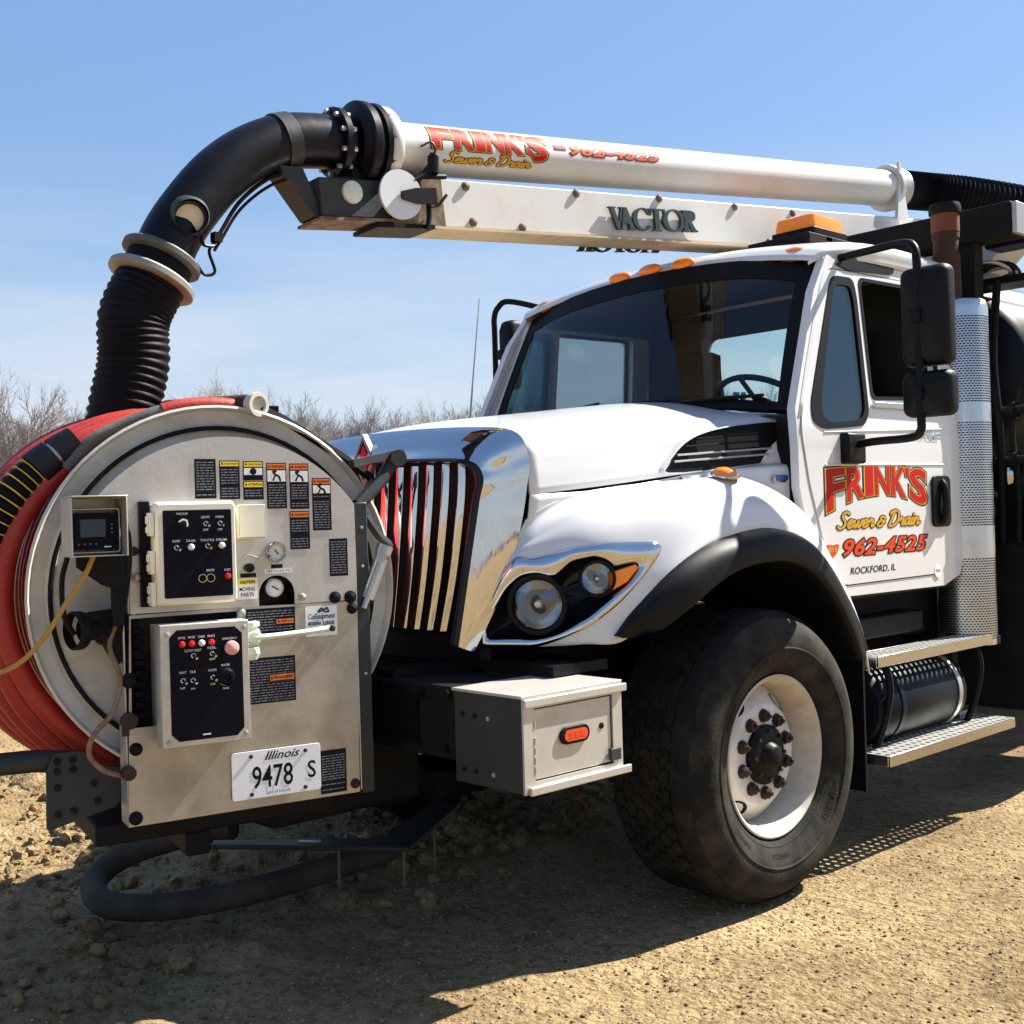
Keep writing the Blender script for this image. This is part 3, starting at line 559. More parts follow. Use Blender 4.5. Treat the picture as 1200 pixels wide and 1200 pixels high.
mb = MB(); mb.loft([rf(.80, (2.64, 2.62, 2.58, 2.56), .9), rf(1.2, (2.70, 2.69, 2.65, 2.58), .93), rf(1.8, (2.70, 2.69, 2.65, 2.58), .93)], 4, 3); mb.build('headliner', 'interior', T, ang=60)
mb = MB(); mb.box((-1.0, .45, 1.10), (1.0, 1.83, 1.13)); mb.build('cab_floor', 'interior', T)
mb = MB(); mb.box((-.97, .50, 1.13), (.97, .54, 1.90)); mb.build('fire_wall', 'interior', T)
for s in (1, -1):
    mb = MB(); x0, x1 = sorted((s*.955, s*.975)); mb.box((x0, .62, 1.14), (x1, 1.80, 1.92)); mb.build('door_trim', 'interior', T)
# windshield
wb = [(-.965, .50, 1.925), (-.62, .415, 1.962), (0, .37, 1.975), (.62, .415, 1.962), (.965, .50, 1.925)]
wt = [(-.905, .79, 2.598), (-.55, .745, 2.672), (0, .728, 2.700), (.55, .745, 2.672), (.905, .79, 2.598)]
def wsp(u, v): # u -1..1, v 0..1
    b = crv(wb, 10); t = crv(wt, 10); k = (u+1)/2*40; i = min(39, int(k)); f = k-i
    p = b[i].lerp(b[i+1], f); q = t[i].lerp(t[i+1], f); m_ = p.lerp(q, v); m_.y -= .028*4*v*(1-v)*.5; return m_
gl = MB(); NU, NV = 24, 8
gl.add([wsp(-1+2*i/NU, j/NV) for i in range(NU+1) for j in range(NV+1)], [(i*(NV+1)+j, i*(NV+1)+j+1, (i+1)*(NV+1)+j+1, (i+1)*(NV+1)+j) for i in range(NU) for j in range(NV)])
wsh = gl.build('windshield', 'glass', T, ang=60)
def wring(u0, v0, u1, v1, N=12):
    return [(-u0+2*u0*i/N, v0) for i in range(N)]+[(u0, v0+(v1-v0)*i/N) for i in range(N)]+[(u0-2*u0*i/N, v1) for i in range(N)]+[(-u0, v1-(v1-v0)*i/N) for i in range(N)]
nw = Vector((0, -.9, .42))
def wpt(u, v, d): return wsp(max(-1, min(1, u)), max(0, min(1, v)))+nw*d
mb = MB(); mb.ring([[wpt(*q, .012) for q in wring(1, 0, 1, 1)], [wpt(*q, .004) for q in wring(.905, .07, 1, .89)]])
mb = MB(); ro_ = wring(1, 0, 1, 1); ri_ = [(u*.90, .06+v*.82) for u, v in ro_]
mb.ring([[wpt(*q, -.01) for q in ro_], [wpt(*q, .012) for q in ro_], [wpt(q[0], q[1], .004) for q in ri_], [wpt(q[0], q[1], -.004) for q in ri_]])
mb.build('windshield_frame', 'black', wsh, ang=60)
for s in (1, -1):   # A pillars
    r0 = [(s*.962, .500, 1.90), (s*.945, .60, 2.15), (s*.925, .71, 2.42), (s*.90, .80, 2.60)]
    r1 = [(s*1.005, .455, 1.90), (s*.985, .57, 2.15), (s*.96, .69, 2.42), (s*.935, .78, 2.62)]
    r2 = [(s*1.047, .42, 1.90), (s*1.022, .535, 2.15), (s*.995, .67, 2.42), (s*.970, .79, 2.63)]
    r3 = [(s*1.045, .50, 1.90), (s*1.018, .62, 2.15), (s*.99, .74, 2.42), (s*.965, .86, 2.63)]
    mb = MB(); mb.loft([r0, r1, r2, r3], 4, 4); mb.build('a_pillar', 'white', T, ang=60, solid=.008)
    mb = MB(); mb.box((min(s*.93, s*1.01), .43, 1.10), (max(s*.93, s*1.01), .50, 1.90)); mb.build('cowl_post', 'black', T)
mb = MB(); mb.loft([[(-.99, .47, 1.90), (-.6, .38, 1.935), (0, .33, 1.96), (.6, .38, 1.935), (.99, .47, 1.90)], [(-.97, .57, 1.915), (-.6, .50, 1.95), (0, .47, 1.965), (.6, .50, 1.95), (.97, .57, 1.915)]], 6, 2); mb.build('cowl_top', 'black', T, ang=60)
# wipers parked along the foot of the glass, hood latches
for x0, x1 in ((.10, .78), (-.72, -.04)):
    a_, b_ = wpt((x0+.1)/.965, .015, .03), wpt(x1/.965, .085, .02); mb = MB(); mb.tube([wpt(x0/.965, 0, .02), a_, a_.lerp(b_, .5)+nw*.012, b_], .007, 6); mb.tube([wpt((x0+.02)/.965, .07, .014), wpt((x1)/.965, .092, .014)], .006, 6); mb.build('wiper', 'black', wsh)
for s in (1, -1):
    mb = MB(); mb.box((min(s*1.0, s*1.026), .545, 1.60), (max(s*1.0, s*1.026), .572, 1.68)); mb.build('hood_latch', 'black', T, bevel=.005)
# dash, seats, steering wheel, sticker
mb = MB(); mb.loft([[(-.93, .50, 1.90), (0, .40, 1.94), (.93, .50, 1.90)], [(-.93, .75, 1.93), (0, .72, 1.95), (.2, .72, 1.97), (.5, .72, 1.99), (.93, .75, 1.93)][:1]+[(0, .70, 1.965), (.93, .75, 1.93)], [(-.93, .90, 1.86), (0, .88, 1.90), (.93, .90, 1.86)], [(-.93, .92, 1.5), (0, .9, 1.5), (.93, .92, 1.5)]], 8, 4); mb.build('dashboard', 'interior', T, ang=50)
mb = MB(); cS = Vector((.47, 1.0, 2.02)); aS = Vector((0, .55, .84)).normalized(); u_ = Vector((1, 0, 0)); w_s = aS.cross(u_)
mb.tube([cS+(u_*math.cos(k*PI/20)+w_s*math.sin(k*PI/20))*.225 for k in range(40)], .015, 8, closed=True); swh = mb.build('steering_wheel', 'black', T)
mb = MB(); [mb.tube([cS-aS*.02, cS+(u_*math.cos(a)+w_s*math.sin(a))*.22], .012, 6) for a in (.5, PI-.5, -PI/2)]; mb.lathe([(-.05, .06), (.01, .055), (.012, .001)], cS, aS, 16); mb.build('wheel_spokes', 'black', swh)
mb = MB(); mb.cyl(cS-aS*.02, cS-aS*.5, .03); mb.build('steering_column', 'black', swh)
for xc in (.47, -.47):
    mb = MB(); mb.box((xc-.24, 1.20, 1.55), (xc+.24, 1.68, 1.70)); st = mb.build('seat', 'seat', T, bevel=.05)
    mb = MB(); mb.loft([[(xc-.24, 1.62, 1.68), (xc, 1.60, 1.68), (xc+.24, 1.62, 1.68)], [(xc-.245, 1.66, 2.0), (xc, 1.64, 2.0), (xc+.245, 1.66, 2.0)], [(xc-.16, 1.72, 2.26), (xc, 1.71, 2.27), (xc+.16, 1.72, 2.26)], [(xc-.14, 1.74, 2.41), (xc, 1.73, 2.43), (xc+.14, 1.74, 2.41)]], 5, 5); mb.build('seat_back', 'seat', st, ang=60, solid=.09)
for (u0, u1, m_) in ((.585, .625, 'sticker'), (.632, .665, 'stickergreen')):
    mb = MB(); mb.add([wpt(u0, .055, -.006), wpt(u1, .055, -.006), wpt(u1, .115, -.006), wpt(u0, .115, -.006)], [(0, 1, 2, 3)]); mb.build('inspection_sticker', m_, wsh)
# clearance lamps on the roof brow
for x_, y_, z_ in ((0, .738, 2.727), (.205, .741, 2.722), (-.205, .741, 2.722), (.79, .795, 2.672), (-.79, .795, 2.672)):
    mb = MB(); d_ = Vector((x_*.15, -.75, .55)).normalized(); fr_ = Frame((x_, y_, z_), (1, 0, 0), d_.cross(Vector((1, 0, 0))), d_); mb.fr = fr_
    N = 24; el_ = lambda k, d: [(.070*k*math.cos(2*PI*i/N), .032*k*math.sin(2*PI*i/N), d) for i in range(N)]
    mb.ring([el_(1, -.02), el_(1, .008), el_(.9, .016), el_(.6, .024), el_(.02, .027)]); mb.build('clearance_lamp', 'amber', roof, ang=50)
# ------------------------------------------------------------------ lettering on the door
dl = next(o for o in T.children if o.name == 'door')     # left-hand door (first built)
def doorpt(lift): return lambda y, z: (X(z)+.0045+lift, y, z)
ztop = lambda y: 1.672+.018*max(0, 1-((y-1.06)/.46)**2)
zbot = lambda y: 1.486+.078*max(0, 1-((y-1.06)/.46)**2)
def frinks(mbs, ya, yb, top, bot, pt, k=1):
    cells = [('F', 0, .185), ('R', .185, .36), ('I', .365, .445), ('N', .45, .615), ('K', .62, .775), ("'", .765, .805), ('S', .80, 1.0)]
    for ch, a, b in cells:
        base = glyphs(ch, .02)[0]
        for mi, (bold, lift) in enumerate(((.075, .0006), (.052, .0012), (.028, .0018))):
            mbs.mi = mi
            def fn(u, v, lift=lift):
                y = ya+(yb-ya)*(a+(b-a)*(.06+.88*u))
                if ch == "'": v = .72+.28*v
                z = bot(y)+(top(y)-bot(y))*v; return pt(y, z, lift*k)
            text(mbs, ch, fn, bold=bold, box=base, cuts=10)
mb = MB(); frinks(mb, .595, 1.485, ztop, zbot, lambda y, z, l: (X(z)+.0045+l, y, z)); mb.build('name_lettering', ['ink', 'letgold', 'letred'], dl, ang=0)
def scriptset(mb, y0, y1, z0, z1, pt):
    for mi, (w, lift) in enumerate(((.27, .0006), (.155, .0016))):
        mb.mi = mi; script(mb, 'Sewer & Drain', w, lambda a, b, h, lift=lift: pt(y0+(y1-y0)*a, z0+(z1-z0)*b, lift+h))
mb = MB(); scriptset(mb, .68, 1.40, 1.418, 1.487, lambda y, z, l: (X(z)+.0045+l, y, z+.004*(y-.7))); mb.build('script_lettering', ['ink', 'letgold'], dl, ang=0)
def phone(mb, s, y0, y1, z0, z1, pt):
    base = glyphs(s, 0, .3, 1.08)[0]
    for mi, (bold, lift) in enumerate(((.085, .0006), (.03, .0014))):
        mb.mi = mi; text(mb, s, lambda a, b: pt(y0+(y1-y0)*a, z0+(z1-z0)*b, lift), bold=bold, shear=.3, space=1.08, box=base, cuts=8)
mb = MB(); phone(mb, '962-4525', .728, 1.462, 1.298, 1.366, lambda y, z, l: (X(z)+.0045+l, y, z)); mb.build('phone_lettering', ['ink', 'letorange'], dl, ang=0)
mb = MB(); sh_ = [(.588, 1.348), (.605, 1.352), (.64, 1.347), (.675, 1.352), (.692, 1.348), (.683, 1.322), (.662, 1.305), (.64, 1.294), (.618, 1.305), (.597, 1.322)]
mb.plate(sh_, [], lambda a, b, t: (1.0545+.0006*(1-t), a, b)); mb.mi = 1; text(mb, '815', lambda a, b: (1.0559, .605+.07*a, 1.318+.022*b), bold=.04); mb.build('area_code_badge', ['letorange', 'letgold'], dl, ang=0)
mb = MB(); text(mb, 'ROCKFORD, IL', lambda a, b: (1.0552, .778+.387*a, 1.210+.034*b), bold=.012, shear=.15); mb.build('town_lettering', 'ink', dl, ang=0)
mb = MB(); mb.lathe([(0, .033), (.001, .033), (.0012, .0001)], (1.0545, 1.566, 1.19), (1, 0, 0), 24); mb.mi = 1; text(mb, 'TRUCK', lambda a, b: (1.0565, 1.543+.046*a, 1.185+.012*b), bold=.03); mb.build('round_decal', ['labelwhite', 'letred'], dl)
mb = MB(); ribbon(mb, [(1.35, 1.842), (1.42, 1.856), (1.47, 1.846), (1.50, 1.872), (1.54, 1.832), (1.60, 1.85), (1.655, 1.846)], .010, lambda a, b, h: (X(b)+.006+h, a, b)); text(mb, 'WorkStar', lambda a, b: (X(1.84)+.0075, 1.36+.28*a, 1.826+.042*b), shear=.35, bold=.01); mb.build('script_badge', 'chrome_worn', dl, ang=0)
# ------------------------------------------------------------------ mirrors on their brackets
for s in (1, -1):
    xm, ym = (1.45 if s == 1 else -1.335), (.78 if s == 1 else 1.02); dz = 0 if s == 1 else .19
    yb = .80 if s == 1 else .86
    mb = MB(); mb.box((min(s*1.045, s*1.095), yb-.075, 1.70), (max(s*1.045, s*1.095), yb+.075, 1.835)); base = mb.build('mirror_base', 'black', T, bevel=.012)
    path = [(s*1.08, yb+.02, 1.785), (s*1.2, ym, 1.79), (s*1.36, ym, 1.795+dz*.2), (s*1.42, ym-.035, 1.82+dz*.3), (s*1.43, ym-.045, 1.90+dz*.4), (s*1.43, ym-.045, 2.40+dz), (s*1.43, ym-.045, 2.52+dz), (s*1.41, ym-.03, 2.585+dz), (s*1.34, ym, 2.615+dz), (s*1.1, ym+.08, 2.63+dz*.5), (s*.97, ym+.12, 2.635)]
    mb = MB(); mb.tube(crv(path, 6), .0175, 12); mb.build('mirror_arm', 'black', T)
    for (z0, z1, hw) in ((2.085, 2.50, .105), (1.875, 2.065, .108)):
        if s == -1 and z1 < 2.1: continue
        if s == -1: hw = .055
        z0 += dz; z1 += dz
        mb = MB(); n0 = rrect(-hw, z0, hw, z1, .035, 5)
        cz = (z0+z1)/2
        pts = lambda k, d: [(xm+a*k, ym+d, cz+(b-cz)*k) for a, b in n0]
        mb.ring([pts(.985, .03), pts(1, .02), pts(1, -.01), pts(.96, -.035), pts(.8, -.055), pts(.02, -.06)]); mo = mb.build('mirror_head', 'plastic', T, ang=50)
        mb = MB(); mb.ring([pts(.985, .03), pts(.94, .024), pts(.02, .024)]); mb.build('mirror_glass', 'mirror', mo, ang=20)
        mb = MB(); mb.box((xm-.05, ym-.075, cz-.03), (xm-.0, ym-.05, cz+.03)); mb.build('mirror_clamp', 'black', mo, bevel=.008)
mb = MB(); mb.plate(round_poly([(.845, 2.60), (1.0, 2.648), (1.37, 2.652), (1.35, 2.610), (.95, 2.583)], .03), [], lambda a, b, t: (X(b)+.012-.02*t, a, b)); mb.build('roof_side_recess', 'black', T)
mb = MB(); mb.cyl((-.93, .30, 1.9), (-.96, .44, 2.70), .006, 6, .003); mb.build('antenna', 'steel', T)
# ------------------------------------------------------------------ lightbar and boom rest on the roof
mb = MB(); mb.plate(rrect(.39, 1.22, .64, 1.54, .02, 3), [], lambda a, b, t: (a, b, 2.86+.035*t)); lb = mb.build('warning_light', 'black', T, bevel=.004)
mb = MB(); q0 = rrect(.40, 1.23, .63, 1.53, .03, 4); c0 = Vector((.515, 1.38)); qq = lambda k, z: [(c0.x+(a-c0.x)*k, c0.y+(b-c0.y)*k, z) for a, b in q0]
mb.ring([qq(1, 2.895), qq(.99, 2.93), qq(.93, 2.962), qq(.8, 2.97), qq(.02, 2.972)]); mb.build('amber_dome', 'amber', lb, ang=35)
mb = MB(); mb.plate([(.30, 1.15), (.66, 1.15), (.66, 1.62), (.30, 1.62)], [], lambda a, b, t: (a, b, 2.80+.055*t)); mb.build('light_mount', 'dusty', T, bevel=.006)
mb = MB(); mb.box((-.02, 1.30, 2.825), (.66, 1.36, 2.855)); mb.box((.0, 1.36, 2.83), (.62, 1.75, 2.852)); mb.build('roof_rack_plate', 'rust', T, bevel=.004)
mb = MB(); mb.box((.05, 2.08, 2.86), (1.235, 2.24, 3.03)); cb = mb.build('boom_rest_beam', 'dusty', T, bevel=.006)
mb = MB(); mb.box((1.237, 2.085, 2.865), (1.262, 2.235, 3.025)); mb.build('beam_end_cap', 'steel', cb, bevel=.004)
for x_ in (.18, .98):
    mb = MB(); mb.box((x_-.05, 2.10, 1.2), (x_+.05, 2.20, 2.86)); mb.build('rest_post', 'dusty', T, bevel=.005)
# ------------------------------------------------------------------ boom: white suction tube over a box beam
BA, BB = Vector((-.05, -.87, 3.05)), Vector((.25, 2.69, 3.41)); bd_ = (BB-BA).normalized(); bn = Vector((bd_.y, -bd_.x, 0)).normalized(); bu = bd_.cross(bn)*-1
if bu.z < 0: bu = -bu
BF = Frame(BA, bd_, bn, bu)          # along, out (driver side), up
LT = (BB-BA).length
mb = MB(BF); mb.lathe([(0, .104), (LT, .104)], (0, 0, 0), (1, 0, 0), 48); mb.lathe([(0, .09), (LT, .09)], (0, 0, 0), (1, 0, 0), 24); tube_ = mb.build('boom_tube', 'boomwhite', T, ang=60)
mb = MB(BF); mb.lathe([(-.055, .10), (-.055, .15), (-.045, .158), (-.01, .158), (.0, .152), (.006, .104)], (0, 0, 0), (1, 0, 0), 40); mb.build('tube_collar', 'boomwhite', T, ang=40)
mb = MB(BF); mb.lathe([(-.175, .09), (-.172, .125), (-.155, .150), (-.150, .168), (-.143, .172), (-.115, .172), (-.108, .168), (-.106, .150), (-.085, .150), (-.083, .166), (-.062, .168), (-.058, .158), (-.055, .10)], (0, 0, 0), (1, 0, 0), 48); swv = mb.build('swivel_collar', 'elbow', T, ang=28)
for k in range(10):
    mb = MB(BF); a = k*PI/5; c = (0, .148*math.cos(a), .148*math.sin(a)); mb.cyl((-.072, c[1], c[2]), (-.035, c[1], c[2]), .011, 6); mb.build('collar_bolt', 'rust', swv)
mb = MB(BF); mb.lathe([(LT-.07, .104), (LT-.07, .135), (LT-.04, .137), (LT-.035, .104)], (0, 0, 0), (1, 0, 0), 40); mb.build('tube_end_flange', 'boomwhite', T, ang=40)
mb = MB(BF); mb.plate([(LT-.13, -.2), (LT-.02, -.2), (LT-.04, -.02), (LT-.05, .13), (LT-.065, .13), (LT-.11, -.1)], [], lambda a, b, t: (a, .115-.02*t, b)); mb.build('tube_saddle', 'boomwhite', T)
mb = MB(BF); mb.lathe([(LT-.035, .104), (LT-.03, .128), (LT+.02, .128), (LT+.03, .116), (LT+.06, .12)], (0, 0, 0), (1, 0, 0), 40); mb.build('hose_clamp', 'steel', T, ang=40)
E0 = BF((LT, 0, 0)); E1 = E0+bd_*.6; hp = crv([E0, E0+bd_*.3, E0+Vector((.22, .55, .0)), E0+Vector((.5, 1.0, -.07)), E0+Vector((.85, 1.5, -.2)), E0+Vector((1.0, 1.95, -.5))], 60)
mb = MB(); mb.tube(hp, [.108+.008*math.sin(i*PI/2.0) for i in range(len(hp))], 28); mb.build('corrugated_hose', 'hose', T, ang=60)
# beam
LB = 4.2
mb = MB(BF); mb.plate([(.05, -.135), (.05, -.335), (LB, -.42), (LB, -.20)], [], lambda a, b, t: (a, .085-.17*t, b)); beam = mb.build('boom_beam', 'boomwhite', T, bevel=.006)
for a, c in ((.33, -.165), (.35, -.315), (.96, -.165), (2.05, -.185), (2.52, -.20), (2.3, -.36), (1.5, -.165), (.62, -.33)):
    mb = MB(BF); mb.lathe([(.085, .020), (.092, .020), (.098, .011), (.099, .0005)], (a, 0, c), (0, 1, 0), 10); mb.build('beam_bolt', 'grime', beam)
mb = MB(BF); mb.plate([(.06, -.337), (.06, -.347), (LB, -.432), (LB, -.4215)], [], lambda a, b, t: (a, .098-.196*t, b)); M['tanlip'] = mat('stained_beam_edge', (.50, .40, .25), .6, dirt=(.25, .16, .08), dscale=9, damt=.6); mb.build('beam_lip', 'tanlip', beam)  # lip coloured tan for light bounced off the ground, plus random stains
# bottom edge lip of the beam, wear patch and front clevis
mb = MB(BF); mb.plate([(-.06, -.13), (-.06, -.335), (.20, -.34), (.20, -.13)], [], lambda a, b, t: (a, .093-.186*t, b)); mb.build('beam_end_plate', 'grime', beam)
mb = MB(BF); mb.box((-.14, -.095, -.352), (.14, .10, -.335)); mb.build('beam_foot_plate', 'black', beam)
mb = MB(BF); mb.box((-.38, -.085, -.315), (-.05, .085, -.16)); bx = mb.build('pivot_box', 'darkgrey', T, bevel=.006)
mb = MB(BF); mb.box((-.395, -.095, -.328), (-.05, .095, -.316)); mb.build('pivot_box_flange', 'grime', bx)
mb = MB(BF); mb.lathe([(.085, .046), (.095, .044), (.100, .03), (.101, .001)], (-.235, 0, -.215), (0, 1, 0), 24); mb.build('pivot_light', 'valve', bx)
mb = MB(BF); mb.plate([(-.08, -.02), (-.20, -.02), (-.20, -.16), (-.08, -.16)], [], lambda a, b, t: (a, .05-.1*t, b)); mb.build('swivel_bracket', 'elbow', T)
# round white guard with its black tab, and the small valve beside it
mb = MB(BF); c_ = (-.035, -.225); g_ = [(c_[0]+.10*math.cos(t_), c_[1]+.10*math.sin(t_)) for t_ in np.linspace(.30, 2*PI-.30, 40)]; mb.plate(g_+[(c_[0]+.005, c_[1]+.005)][:0], [], lambda a, b, t: (a, .135-.012*t, b)); gd = mb.build('round_guard', 'white', T, ang=30)
mb = MB(BF); mb.plate([(-.04, -.215), (-.04, -.245), (.03, -.262), (.13, -.262), (.13, -.195), (.03, -.20)], [], lambda a, b, t: (a, .150-.012*t, b)); mb.build('guard_tab', 'black', gd)
mb = MB(BF); mb.tube(crv([(.02, .12, -.17), (.07, .125, -.15), (.13, .125, -.10), (.15, .125, -.05)], 5), .014, 8); mb.cyl((.14, .125, -.13), (.15, .125, -.06), .024, 10); mb.cyl((.08, .125, -.145), (.20, .125, -.14), .012, 8); vl = mb.build('control_valve', 'black', T)
mb = MB(BF); mb.tube(crv([(.15, .12, -.06), (.165, .125, -.03), (.15, .12, .0), (.10, .118, -.02)], 5), .005, 6); mb.build('valve_line', 'black', vl)
mb = MB(BF); mb.tube([(.11, .11, -.19), (.113, .12, -.27), (.15, .125, -.26), (.20, .12, -.215)], .007, 6); mb.build('valve_line', 'black', vl)
mb = MB(BF); mb.tube([(.11, .112, -.25), (.105, .112, -.31), (.09, .11, -.36)], .011, 6); mb.build('valve_line', 'black', vl)
# lettering on the tube
def tp(lift, a, b): th_ = b/.1045; r_ = .1045+lift; return (a, r_*math.cos(th_), r_*math.sin(th_))
tmb = MB(BF); frinks(tmb, .165, .80, lambda y: .083, lambda y: -.016+(-.022 if y > .70 else 0), lambda a, b, l: tp(l*1.0, a, b), 1.0); tmb.build('name_lettering', ['ink', 'letgold', 'letred'], tube_, ang=0)
tmb = MB(BF); scriptset(tmb, .235, .70, -.070, -.026, lambda a, b, l: tp(l, a, b)); tmb.build('script_lettering', ['ink', 'letgold'], tube_, ang=0)
tmb = MB(BF); phone(tmb, '962-4525', .94, 1.515, .005, .058, lambda a, b, l: tp(l, a, b)); tmb.build('phone_lettering', ['ink', 'letorange'], tube_, ang=0)
tmb = MB(BF); tmb.plate(rrect(.835, .018, .915, .052, .010, 3), [], lambda a, b, t: tp(.0006*(1-t), a, b)); tmb.mi = 1; text(tmb, '815', lambda a, b: tp(.0016, .848+.055*a, .026+.018*b), bold=.03); tmb.build('area_code_badge', ['ink', 'letorange'], tube_, ang=0)
# cut-out serif letters V A C T O R on both faces of the beam
def vactor(mb, fn):
    st = lambda P: mb.plate(P, [], fn)
    def ell(cx, rx, ry, k, a0, a1, n=26): return [(cx+rx*math.cos(a0+(a1-a0)*i/n), .5+ry*math.sin(a0+(a1-a0)*i/n)) for i in range(n+1)], [(cx+(rx-k[0])*math.cos(a0+(a1-a0)*i/n), .5+(ry-k[1])*math.sin(a0+(a1-a0)*i/n)) for i in range(n+1)]
    L = [[(0, 1), (.24, 1), (.24, .95), (.19, .95), (.305, .30), (.40, .95), (.34, .95), (.34, 1), (.52, 1), (.52, .95), (.46, .95), (.32, 0), (.24, 0), (.05, .95), (0, .95)],
         [(.50, 1), (.60, 1), (.82, .05), (.87, .05), (.87, 0), (.60, 0), (.60, .05), (.665, .05), (.63, .27), (.46, .27), (.42, .05), (.48, .05), (.48, 0), (.34, 0), (.34, .05), (.38, .05)],
         [(1.32, 1), (1.92, 1), (1.92, .72), (1.88, .72), (1.86, .92), (1.70, .94), (1.70, .06), (1.78, .05), (1.78, 0), (1.46, 0), (1.46, .05), (1.54, .06), (1.54, .94), (1.38, .92), (1.36, .72), (1.32, .72)],
         [(2.50, 1), (2.80, 1), (2.94, .96), (3.0, .86), (3.0, .64), (2.93, .52), (2.84, .48), (2.98, .12), (3.06, .05), (3.06, 0), (2.86, 0), (2.72, .44), (2.72, .06), (2.78, .05), (2.78, 0), (2.48, 0), (2.48, .05), (2.56, .06), (2.56, .94), (2.50, .95)]]
    for P in L: st([(a/3.06, b) for a, b in P])
    o, i = ell(1.14, .36, .52, (.15, .07), .62, 2*PI-.62); st([(a/3.06, b) for a, b in o+i[::-1]])
    st([(a/3.06, b) for a, b in [(1.36, .96), (1.44, .98), (1.44, .70), (1.38, .70), (1.33, .80)]])
    o, i = ell(2.22, .40, .52, (.16, .07), 0, 2*PI, 36); mb.plate([(a/3.06, b) for a, b in o[:-1]], [[(a/3.06, b) for a, b in i[:-1]]], fn)
mb = MB(BF); vactor(mb, lambda a, b, t: (1.135+.60*a, .108-.014*t, -.327+.105*b)); vs_ = mb.build('boom_lettering', 'sign', beam, ang=0)
mb = MB(BF); vactor(mb, lambda a, b, t: (1.70-.60*a, -.108+.014*t, -.391+.105*b)); mb.build('boom_lettering', 'sign', beam, ang=0)
# elbow and hanging suction hose in the boom's own plane
def bp_(y, z): t_ = (y-BA.y)/bd_.y; return Vector((BA.x+bd_.x*t_, y, z))
ep = [bp_(-1.06, 3.03), bp_(-1.20, 3.018), bp_(-1.34, 2.988), bp_(-1.49, 2.91), bp_(-1.61, 2.81), bp_(-1.71, 2.69), bp_(-1.785, 2.58), bp_(-1.835, 2.475)]
mb = MB(); mb.tube(crv(ep, 8), .106, 36); elbow = mb.build('suction_elbow', 'elbow', T, ang=60)
mb = MB(BF); mb.lathe([(-.255, .10), (-.254, .134), (-.25, .138), (-.226, .138), (-.222, .134), (-.221, .10)], (0, 0, -.0), (1, 0, 0), 40); ef = mb.build('elbow_flange', 'elbow', T, ang=30)
for k in range(10):
    mb = MB(BF); a = k*PI/5+.2; c = (0, .122*math.cos(a), .122*math.sin(a)); mb.cyl((-.27, c[1], c[2]), (-.205, c[1], c[2]), .010, 6); mb.build('flange_bolt', 'steel', ef)
ax = (Vector(bp_(-1.835, 2.475))-Vector(bp_(-1.785, 2.58))).normalized()
e1 = Vector(bp_(-1.825, 2.495))
mb = MB(); mb.lathe([(-.005, .107), (-.002, .138), (.006, .145), (.024, .145), (.03, .136), (.032, .108)], e1, ax, 40); mb.build('hose_flange', 'flangegrey', T, ang=40)
mb = MB(); mb.lathe([(.02, .118), (.10, .120)], e1, ax, 40); mb.build('hose_neck', 'hose', T)
mb = MB(); mb.lathe([(.088, .118), (.09, .150), (.098, .158), (.116, .158), (.122, .150), (.124, .12)], e1, ax, 40); mb.build('hose_flange', 'clampgrey', T, ang=40)
h0 = e1+ax*.115; hpts = crv([h0, h0+ax*.15, bp_(-1.945, 2.10), bp_(-1.985, 1.92), bp_(-2.02, 1.70), bp_(-2.03, 1.40)], 30)
mb = MB(); mb.tube(hpts, [.122+.0042*math.sin(i*PI/2.5) for i in range(len(hpts))], 32); mb.build('suction_hose', 'hose', T, ang=70)
lw = Vector(bp_(-1.765, 2.615))+bn*.10
mb = MB(); lax = (bn+Vector((0, -.2, -.35))).normalized(); mb.lathe([(-.035, .062), (0, .064), (.012, .062), (.013, .052), (.002, .05)], lw, lax, 32); mb.lathe([(-.035, .062), (-.05, .045), (-.055, .001)], lw, lax, 32); mb.lathe([(-.06, .066), (.025, .068), (.045, .06)], lw+Vector((0, 0, .012)), lax, 32); wl_ = mb.build('work_lamp', 'darkgrey', T, ang=50)
mb = MB(); mb.lathe([(.004, .05), (.008, .03), (.009, .001)], lw, lax, 24); mb.build('lamp_lens', 'gauge', wl_)
for k, (r0, dy) in enumerate(((.008, 0), (.006, .03))):
    pt_ = [bp_(-1.30, 2.885-dy)+bn*.03, bp_(-1.42, 2.825-dy)+bn*.03, bp_(-1.54, 2.72-dy)+bn*.04, bp_(-1.62, 2.60-dy)+bn*.05, bp_(-1.655, 2.55-dy)+bn*.06]
    mb = MB(); mb.tube(crv(pt_, 6), r0, 8); mb.build('light_cable', 'black', elbow)
pt_ = [bp_(-1.655, 2.55)+bn*.06, bp_(-1.68, 2.51)+bn*.07, bp_(-1.66, 2.44)+bn*.07, bp_(-1.70, 2.425)+bn*.07, bp_(-1.735, 2.46)+bn*.08]
mb = MB(); mb.tube(crv(pt_, 6), .006, 8); mb.tube(crv([bp_(-1.655, 2.55)+bn*.06, bp_(-1.67, 2.53)+bn*.08, bp_(-1.71, 2.53)+bn*.09, bp_(-1.72, 2.56)+bn*.1], 5), .007, 6); mb.box(tuple(bp_(-1.665, 2.55)+bn*.05), tuple(bp_(-1.63, 2.585)+bn*.08)); mb.build('light_cable', 'black', elbow)
mb = MB(); sa = (Vector(bp_(-1.36, 2.98))-Vector(bp_(-1.30, 3.0))).normalized(); mb.lathe([(-.03, .107), (-.03, .1125), (.03, .1125), (.03, .107)], bp_(-1.335, 2.989), sa, 36); mb.build('elbow_band', 'darkgrey', T, ang=40)
